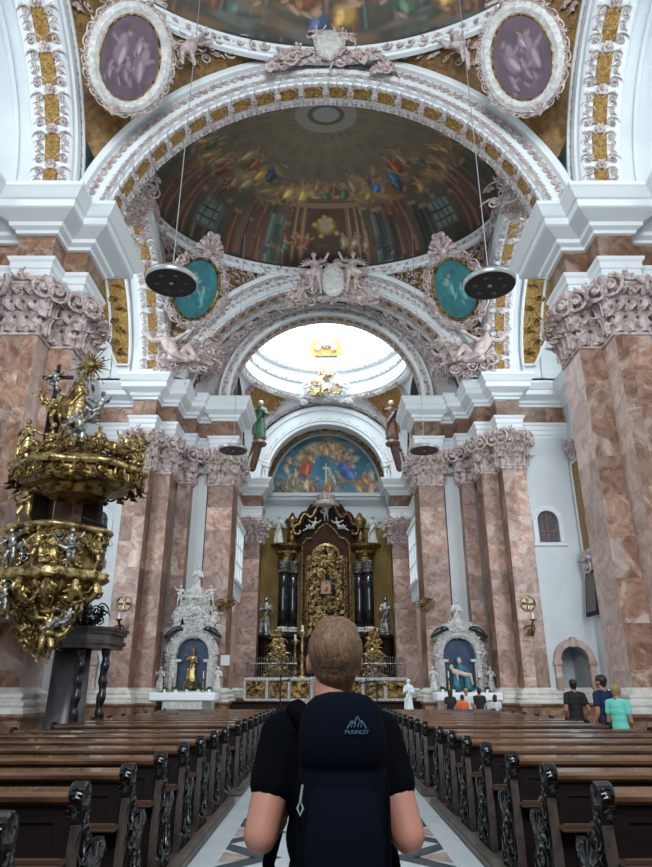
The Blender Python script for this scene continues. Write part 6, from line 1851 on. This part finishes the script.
rows1 = [2.4 + i for i in range(8)]
rows1 = [2.35, 3.36, 4.36, 5.36, 6.36, 7.34, 8.32, 9.3, 10.25]
rows2 = [11.75 + i * .98 for i in range(9)]
ORD = ['first', 'second', 'third', 'fourth', 'fifth', 'sixth', 'seventh', 'eighth', 'ninth']
for sgn in (-1, 1):
    proto = make_pew(sgn)
    first = True
    for gi, rows in enumerate((rows1, rows2)):
        for i, y in enumerate(rows):
            o = proto if first else copy_tree(proto)
            first = False
            o.location = (AX + sgn * 1.49, y, 0)
            o['label'] = 'carved pew %s of the aisle, %s row of the %s block' % (side_word(sgn), ORD[i], 'near' if gi == 0 else 'far')
            o['category'] = 'pew'
            o['group'] = 'pews %s of the aisle' % side_word(sgn)

# ------------------------------------------------------------------ people
def limb(b, pts, rs, n=12):
    for i in range(len(pts) - 1):
        b.cap(pts[i], pts[i + 1], rs[i], rs[i + 1], n)

def hand(b, w, fdir, side, k=1.0, r=.009, curl=.5):
    """palm and five fingers from the wrist w along fdir; side = thumb side direction"""
    f = Vector(fdir).normalized(); t = Vector(side).normalized(); n = f.cross(t).normalized()
    w = Vector(w)
    for q in (-.03, -.01, .01, .03):
        b.cap(w + t * q * k * .6, w + f * .085 * k + t * q * k, .016 * k, .014 * k, 8)
    for q, ln in ((-.034, .058), (-.012, .072), (.011, .078), (.033, .068)):
        p0 = w + f * .085 * k + t * q * k; p1 = p0 + (f * (1 - curl * .3) + n * curl * .6).normalized() * ln * .5 * k; p2 = p1 + (f * (1 - curl) + n * curl * 1.2).normalized() * ln * .5 * k
        b.cap(p0, p1, r, r * .95, 8); b.cap(p1, p2, r * .95, r * .8, 8)
    p0 = w + f * .03 * k + t * .03 * k; p1 = p0 + (f * .6 + t * .8).normalized() * .035 * k; p2 = p1 + (f + t * .15 + n * curl * .5).normalized() * .03 * k
    b.cap(p0, p1, r * 1.25, r * 1.1, 8); b.cap(p1, p2, r * 1.1, r * .9, 8)

def head_prims(b, c, fwd, up, k=1.0):
    fwd = Vector(fwd).normalized(); up = Vector(up).normalized(); rt = fwd.cross(up).normalized(); up = rt.cross(fwd)
    R = np.array([[rt.x, fwd.x, up.x], [rt.y, fwd.y, up.y], [rt.z, fwd.z, up.z]])
    c = Vector(c)
    def P(x, y, z): return tuple(c + rt * x * k + fwd * y * k + up * z * k)
    def ba(x, y, z, r): b.ball(P(x, y, z), tuple(q * k for q in r), 14, 10, R=R)
    ba(0, -.012, .022, (.075, .092, .088)); ba(0, .03, -.03, (.060, .062, .075)); ba(0, .06, -.085, (.034, .034, .026)); ba(0, .093, -.018, (.013, .022, .022)); ba(0, .098, -.028, (.018, .012, .010))
    ba(0, .084, -.058, (.026, .012, .007)); ba(0, .083, -.068, (.022, .012, .007)); ba(0, .078, .022, (.048, .018, .012))
    for s in (-1, 1):
        ba(s * .079, -.008, -.008, (.011, .022, .034)); ba(s * .045, .05, -.022, (.026, .028, .022))
    return P, R

def person(name, base, yaw, H, label, cloth, trousers, hairm, hair='short', look=0.0, tilt=0.0, arms=None, vox=.016, slim=1.0, lean=0.0, skirt=False, seated=False, tee=True, group=None):
    k = H / 1.76
    M_ = Matrix.Translation(base) @ Matrix.Rotation(yaw, 4, 'Z')
    root = thing(name, base, label, 'person', group)
    def W(p): return tuple(M_ @ Vector((p[0] * k, p[1] * k, p[2] * k)))
    def D(v): return (M_.to_3x3() @ Vector(v))
    L = lean
    w = slim
    hip = .93; 
    body = MB(); cl = MB(); tr = MB()
    hx = .010 if hair == 'quiff' else 0
    J = dict(neck=(hx * .5, -.01 + L * .9, 1.48), head=(hx, .015 + L, 1.632))
    arms = arms or {}
    ar = {}
    for s in (-1, 1):
        sh = (s * .175 * w, -.005 + L * .8, 1.42)
        el = arms.get('e', {}).get(s, (s * .225, -.03 + L * .6, 1.12))
        wr = arms.get('w', {}).get(s, (s * .22, .12 + L * .6, .90))
        ar[s] = (sh, el, wr)
    # body skin
    def leg_pts(s):
        return [(s * .085, 0, hip - .02), (s * .095, .012, .50), (s * .09, -.01, .09)]
    for s in (-1, 1):
        lp_ = leg_pts(s)
        limb(body, [W(p) for p in lp_], [.078 * k, .052 * k, .036 * k])
        body.cap(W((s * .09, -.03, .045)), W((s * .10, .15, .03)), .04 * k, .03 * k)
        limb(tr, [W(p) for p in lp_], [.098 * k, .072 * k, .060 * k])
    body.ball(W((0, .0, hip + .02)), (.15 * k * w, .11 * k, .12 * k), 14, 10, R=np.array(M_.to_3x3()))
    tr.ball(W((0, .0, hip + .0)), (.172 * k * w, .128 * k, .13 * k), 14, 10, R=np.array(M_.to_3x3()))
    for z, rx, ry in ((1.06, .138, .10), (1.16, .145, .105), (1.27, .158, .112), (1.36, .155, .105)):
        yy = L * (z - .93) * 1.6
        body.ball(W((0, yy, z)), (rx * k * w, ry * k, .11 * k), 14, 10, R=np.array(M_.to_3x3()))
        cl.ball(W((0, yy, z)), ((rx + .018) * k * w, (ry + .018) * k, .125 * k), 14, 10, R=np.array(M_.to_3x3()))
    cl.ball(W((0, L * .1, 1.0)), (.168 * k * w, .125 * k, .13 * k), 14, 10, R=np.array(M_.to_3x3()))
    for s in (-1, 1):
        sh, el, wr = ar[s]
        body.cap(W((s * .03, J['neck'][1], 1.465)), W(sh), .05 * k, .052 * k)
        fat = arms.get('fat', 1.0); limb(body, [W(sh), W(el), W(wr)], [.052 * k * fat, .041 * k * fat, .027 * k])
        # forearm and upper arm bellies
        m_ = Vector(el).lerp(Vector(wr), .28); body.ball(W(m_), .043 * k * fat, 12, 8)
        m_ = Vector(sh).lerp(Vector(el), .45); body.ball(W(m_), .050 * k * fat, 12, 8)
        fd = (Vector(wr) - Vector(el)).normalized()
        hand(body, W(wr), D(fd), D((-s * .6, .3, .5)), k, max(.009, vox * .75))
        cl.cap(W((s * .03, J['neck'][1], 1.455)), W(sh), .062 * k, .070 * k)
        m_ = Vector(sh).lerp(Vector(el), .50)
        cl.cap(W(sh), W(m_), .070 * k, .066 * k)
    hf = Vector((sin(look), cos(look), sin(tilt)))
    limb(body, [W(J['neck']), W((0, J['neck'][1] + .01, 1.55))], [.060 * k, .054 * k])
    P, R = head_prims(body, W(J['head']), D(hf), D((0, -sin(tilt), cos(tilt))), k)
    o = bpy.data.objects.new('body', remeshed(body, 'body', 'skin', vox, 3)); COL.objects.link(o)
    o.parent = root; o.matrix_parent_inverse = wmat(root).inverted()
    for bb, nm, mm in ((cl, 'shirt', cloth), (tr, 'trousers', trousers)):
        o = bpy.data.objects.new(nm, remeshed(bb, nm, mm, vox, 3)); COL.objects.link(o)
        o.parent = root; o.matrix_parent_inverse = wmat(root).inverted()
    h = MB()
    h.ball(P(0, -.022, .034), tuple(q * k for q in (.086, .098, .094)), 16, 12, R=R); h.ball(P(.004, .0, .045), tuple(q * k for q in (.080, .09, .082)), 16, 12, R=R)
    h.ball(P(0, -.042, -.015), tuple(q * k for q in (.068, .062, .070)), 14, 10, R=R); h.ball(P(0, -.04, -.06), tuple(q * k for q in (.052, .045, .05)), 14, 10, R=R)
    if hair == 'long':
        h.cap(P(-.05, -.06, 0), P(-.045, -.055, -.16), .045 * k, .035 * k); h.cap(P(.05, -.06, 0), P(.045, -.055, -.16), .045 * k, .035 * k); h.cap(P(0, -.07, 0), P(0, -.07, -.17), .05 * k, .04 * k)
    if hair == 'quiff':
        rr = random.Random(6)
        for q in range(46):
            a = rr.uniform(-.6, .9); e = rr.uniform(.5, 1.15)
            d0 = (sin(a) * .08 * cos(e * .6), -.03 - .05 * cos(a) * (1 - e / 1.5) + .06 * (e - .6), .045 + .078 * sin(e))
            h.cap(P(*[x * .95 for x in d0]), P(d0[0] * 1.02 + .006 * rr.uniform(-1, 1), d0[1] + .03, d0[2] + .004 + .004 * rr.random()), .014 * k, .010 * k, 6)
    o = bpy.data.objects.new('hair', remeshed(h, 'hair', hairm, min(vox, .01), 4)); COL.objects.link(o)
    o.parent = root; o.matrix_parent_inverse = wmat(root).inverted()
    e = MB()
    for s in (-1, 1): e.ball(P(s * .03, .078, .004), .011 * k, 8, 6)
    e.build('eyes', 'hair_dark', root, smooth=True)
    return root, W, P

BX, BY = .015, 2.13
ma = person('person', (BX, BY, 0), 0, 1.76, 'man seen from behind in the aisle, black t-shirt and short reddish blond hair', 'tee_black', 'cloth_grey', 'hair', 'quiff',
            look=-.16, tilt=.22, vox=.0085, slim=.80,
            arms=dict(e={-1: (-.192, -.085, 1.18), 1: (.206, -.085, 1.18)}, w={-1: (-.115, .15, 1.29), 1: (.135, .15, 1.29)}, fat=1.16))

# backpack
def backpack():
    cx, cy = BX + .028, BY - .19
    root = thing('backpack', (cx, cy, 1.2), 'dark navy backpack with a pale mountain logo, worn by the man in front', 'backpack')
    def loft(sections, n=28, p=2.8):
        V = []
        for (z, x, y, rx, ry) in sections:
            for i in range(n):
                a = 2 * pi * i / n
                c, s = cos(a), sin(a)
                V.append((x + rx * math.copysign(abs(c) ** (2 / p), c), y + ry * math.copysign(abs(s) ** (2 / p), s), z))
        Q = [(j * n + i, j * n + (i + 1) % n, (j + 1) * n + (i + 1) % n, (j + 1) * n + i) for j in range(len(sections) - 1) for i in range(n)]
        return V, Q, [list(range(n - 1, -1, -1)), list(range((len(sections) - 1) * n, len(sections) * n))]
    g = MB(); V, Q, NG = loft([(.92, cx, cy, .09, .06), (.94, cx, cy, .105, .09), (1.0, cx, cy - .01, .118, .115), (1.15, cx, cy - .015, .120, .125), (1.3, cx, cy - .01, .118, .12), (1.42, cx, cy, .114, .11), (1.46, cx, cy, .10, .09)])
    g.add(V, Q, NG=NG); g.build('main_body', 'navy_pack', root, smooth=True)
    g = MB(); V, Q, NG = loft([(1.36, cx, cy - .01, .108, .10), (1.375, cx, cy - .015, .117, .12), (1.43, cx, cy - .015, .118, .124), (1.48, cx, cy - .01, .110, .116), (1.512, cx, cy, .095, .10), (1.53, cx, cy + .005, .072, .075), (1.54, cx, cy + .01, .035, .04)])
    g.add(V, Q, NG=NG); g.build('lid', 'navy_pack', root, smooth=True)
    g = MB(); V, Q, NG = loft([(.98, cx, cy - .11, .07, .03), (1.0, cx, cy - .115, .09, .04), (1.2, cx, cy - .12, .095, .045), (1.3, cx, cy - .11, .085, .035), (1.33, cx, cy - .10, .06, .02)])
    g.add(V, Q, NG=NG); g.build('front_pocket', 'navy_pack', root, smooth=True)
    for s in (-1, 1):
        g = MB()
        pts = [(cx + s * .085, cy + .08, 1.44), (BX + s * .10, BY - .05, 1.492), (BX + s * .11, BY + .05, 1.485), (BX + s * .14, BY + .135, 1.38), (BX + s * .15, BY + .15, 1.22), (BX + s * .18, BY + .06, 1.08), (cx + s * .15, cy + .06, 1.02)]
        g.tube(pts, [.024, .03, .03, .03, .026, .018, .014], 8); g.build('shoulder_strap', 'pack_web', root, smooth=True)
        g = MB(); g.tube([(cx + s * .105, cy - .02, 1.0), (cx + s * .11, cy - .11, 1.12), (cx + s * .11, cy - .11, 1.34)], .006, 5); g.build('compression_strap', 'pack_web', root)
    g = MB(); g.tube([(cx - .03, cy + .09, 1.50), (cx - .025, cy + .10, 1.528), (cx + .025, cy + .10, 1.528), (cx + .03, cy + .09, 1.50)], .006, 6); g.build('haul_loop', 'pack_web', root)
    g = MB(); g.tube([(cx - .100, cy - .138, 1.33), (cx - .105, cy - .142, 1.295)], .0035, 5); g.tube([(cx - .105, cy - .142, 1.295), (cx - .112, cy - .144, 1.28), (cx - .105, cy - .145, 1.265), (cx - .098, cy - .144, 1.28)], .003, 5, closed=True); g.build('zip_pull', 'zip', root)
    g = MB(); g.box(cx + .121, cx + .125, cy - .06, cy - .05, .98, 1.10); g.box(cx + .121, cx + .125, cy - .03, cy - .02, .98, 1.10); g.build('reflective_tab', 'zip', root)
    # logo: mountain of three peaks with letters below, lying on the lid
    lx, ly, lz = cx + .034, cy - .142, 1.455
    T = Matrix.Translation((lx, ly, lz))
    g = MB()
    for pts in (((-.024, 0), (-.012, .018), (-.006, .012), (.002, .028), (.010, .014), (.014, .018), (.024, 0)),):
        for q in range(len(pts) - 1):
            a, c = pts[q], pts[q + 1]
            g.tube([(lx + a[0], ly, lz + a[1]), (lx + c[0], ly, lz + c[1])], .0016, 4)
    for q in (-.014, -.006, .002, .010): g.tube([(lx + q, ly, lz + .003), (lx + q + .004, ly, lz + .014)], .0013, 4)
    g.build('mountain_logo', 'logo', root)
    cu = bpy.data.curves.new('t', 'FONT'); cu.body = 'McKINLEY'; cu.size = .0135; cu.align_x = 'CENTER'; cu.extrude = .0005
    to = bpy.data.objects.new('t', cu); COL.objects.link(to)
    dg = bpy.context.evaluated_depsgraph_get(); dg.update()
    me = bpy.data.meshes.new_from_object(to.evaluated_get(dg)); bpy.data.objects.remove(to)
    me.materials.clear(); me.materials.append(M['logo'])
    o = bpy.data.objects.new('lettering', me); COL.objects.link(o)
    o.matrix_basis = Matrix.Translation((lx, ly, lz - .012)) @ Matrix.Rotation(pi / 2, 4, 'X')
    o.parent = root; o.matrix_parent_inverse = wmat(root).inverted()
backpack()

hang = lambda: None
person('person', (5.35, 15.2, 0), .1, 1.74, 'man in black t-shirt standing before the arched door, seen from behind', 'cloth_black', 'cloth_grey', 'hair_dark', tilt=0, arms=dict(e={-1: (-.25, -.06, 1.12), 1: (.27, -.06, 1.12)}, w={-1: (-.20, .1, .95), 1: (.22, .1, .95)}))
person('person', (4.95, 12.6, 0), .5, 1.78, 'tall dark-haired visitor in navy shirt beside the right near pier', 'cloth_navy', 'cloth_grey', 'hair_dark', look=-.2)
person('person', (5.02, 12.2, 0), -.9, 1.62, 'blond child in mint green t-shirt beside the visitor in navy', 'cloth_mint', 'cloth_grey', 'hair_blond', look=.1, arms=dict(e={-1: (-.22, .0, 1.1), 1: (.22, .0, 1.1)}, w={-1: (-.1, .2, 1.08), 1: (.1, .2, 1.08)}))
for (x, y, h, c_, hm, ln, lb) in ((4.02, 22.9, 1.52, 'cloth_black', 'hair_dark', 'long', 'seated group figure in black, leftmost below the pieta altar'), (4.32, 22.4, 1.36, 'cloth_orange', 'hair_dark', 'short', 'person in orange below the pieta altar'),
                                  (4.55, 22.9, 1.55, 'cloth_white', 'hair_blond', 'short', 'person in white and grey shirt below the pieta niche'), (4.95, 22.8, 1.56, 'cloth_black', 'hair_dark', 'short', 'person in black jacket, right of the group below the pieta'), (5.38, 22.5, 1.36, 'cloth_white', 'hair_dark', 'long', 'dark-haired person in white, rightmost of the group below the pieta')):
    person('person', (x, y, 0), random.uniform(-.6, .6), h, lb, c_, 'cloth_grey', hm, ln, vox=.022)

# white figurine on dark stand
tag(put(stat('marble_white', 'robed', 7), 'white_figurine', (2.58, 22.0, .86), .96, pi), 'small white standing figurine at the front right end of the pews', 'statue')
g = MB(); g.lathe([(.3, 0), (.3, .1), (.15, .2), (.13, .7), (.24, .8), (.24, .86)], 16, X=Matrix.Translation((2.58, 22.0, 0))); tag(g.build('statue_stand', 'dark_wood'), 'dark wooden stand under the white figurine', 'stand')

# labels: sides are told by what stands on them
import re
SIDE = {'left': 'pulpit', 'right': 'pieta'}
for o in COL.objects:
    if 'label' in o and 'category' in o:
        t = o['label']
        t = re.sub(r'\b(left|right) of the aisle', lambda m: 'on the %s side of the aisle' % SIDE[m[1]], t)
        t = re.sub(r'\bon the near (left|right)\b', lambda m: 'nearest the pews on the %s side' % SIDE[m[1]], t)
        t = re.sub(r'\bon the (left|right)$', lambda m: 'on the %s side' % SIDE[m[1]], t)
        t = re.sub(r'\bthe (left|right) (side altar|niche)', lambda m: 'the ' + m[2], t)
        t = re.sub(r'\bthe nearest (left|right)\b', lambda m: 'the first %s-side' % SIDE[m[1]], t)
        t = re.sub(r'\b(the|middle|slender|first|second) (left|right) (?!of|end|saint|half|shoulder|flank|slope|gilded|foot)(\w)', lambda m: '%s %s-side %s' % (m[1], SIDE[m[2]], m[3]), t)
        t = re.sub(r'\bthe (left|right) (purple|teal)', lambda m: 'the %s-side %s' % (SIDE[m[1]], m[2]), t)
        o['label'] = t.replace('nearest painted', 'first painted')

# ------------------------------------------------------------------ light, world, camera
w = bpy.data.worlds.new('World'); S.world = w; w.use_nodes = True
bg = w.node_tree.nodes['Background']
bg.inputs[0].default_value = (.86, .93, 1.0, 1); bg.inputs[1].default_value = .20

def area(name, loc, target, sx, sy, power, col=(.86, .94, 1)):
    l = bpy.data.lights.new(name, 'AREA'); l.shape = 'RECTANGLE'; l.size = sx; l.size_y = sy; l.energy = power; l.color = col
    o = bpy.data.objects.new(name, l); COL.objects.link(o)
    o.location = loc
    o.rotation_euler = (Vector(target) - Vector(loc)).to_track_quat('-Z', 'Y').to_euler()
    return o
for sgn in (-1, 1):
    for bay in (0, 1):
        xe = 9.3 if bay == 0 else 9.85
        area('window_daylight', ((xe + .1) * sgn, YC[bay], 15.3), (0, YC[bay] + 1.0, 8), 3.4, 2.6, 130 if bay == 0 else 400)
    area('transept_daylight', (5.0 * sgn, 33, 8.0), (-5 * sgn, 34, 5), 2.4, 2.2, 160)
    area('chapel_daylight', (9.7 * sgn, 18.5, 6), (4 * sgn, 24, 5), 3, 5, 300)
area('drum_daylight', (0, cyx, 26.8), (0, cyx, 0), 3.5, 3.5, 1500)
area('west_window', (0, -4.5, 12), (0, 22, 11), 7, 9, 2200)

cam = bpy.data.cameras.new('Camera'); co = bpy.data.objects.new('Camera', cam); COL.objects.link(co)
cam.sensor_fit = 'HORIZONTAL'; cam.sensor_width = 36; cam.lens = 36 * 655 / 652
co.location = (0, 0, 1.55); co.rotation_euler = (radians(90 + 21.23), 0, 0)
cam.clip_start = .05; cam.clip_end = 200
S.camera = co
S.view_settings.view_transform = 'Standard'; S.view_settings.look = 'None'; S.view_settings.gamma = 1
S.view_settings.use_curve_mapping = False
S.view_settings.exposure = 0.6
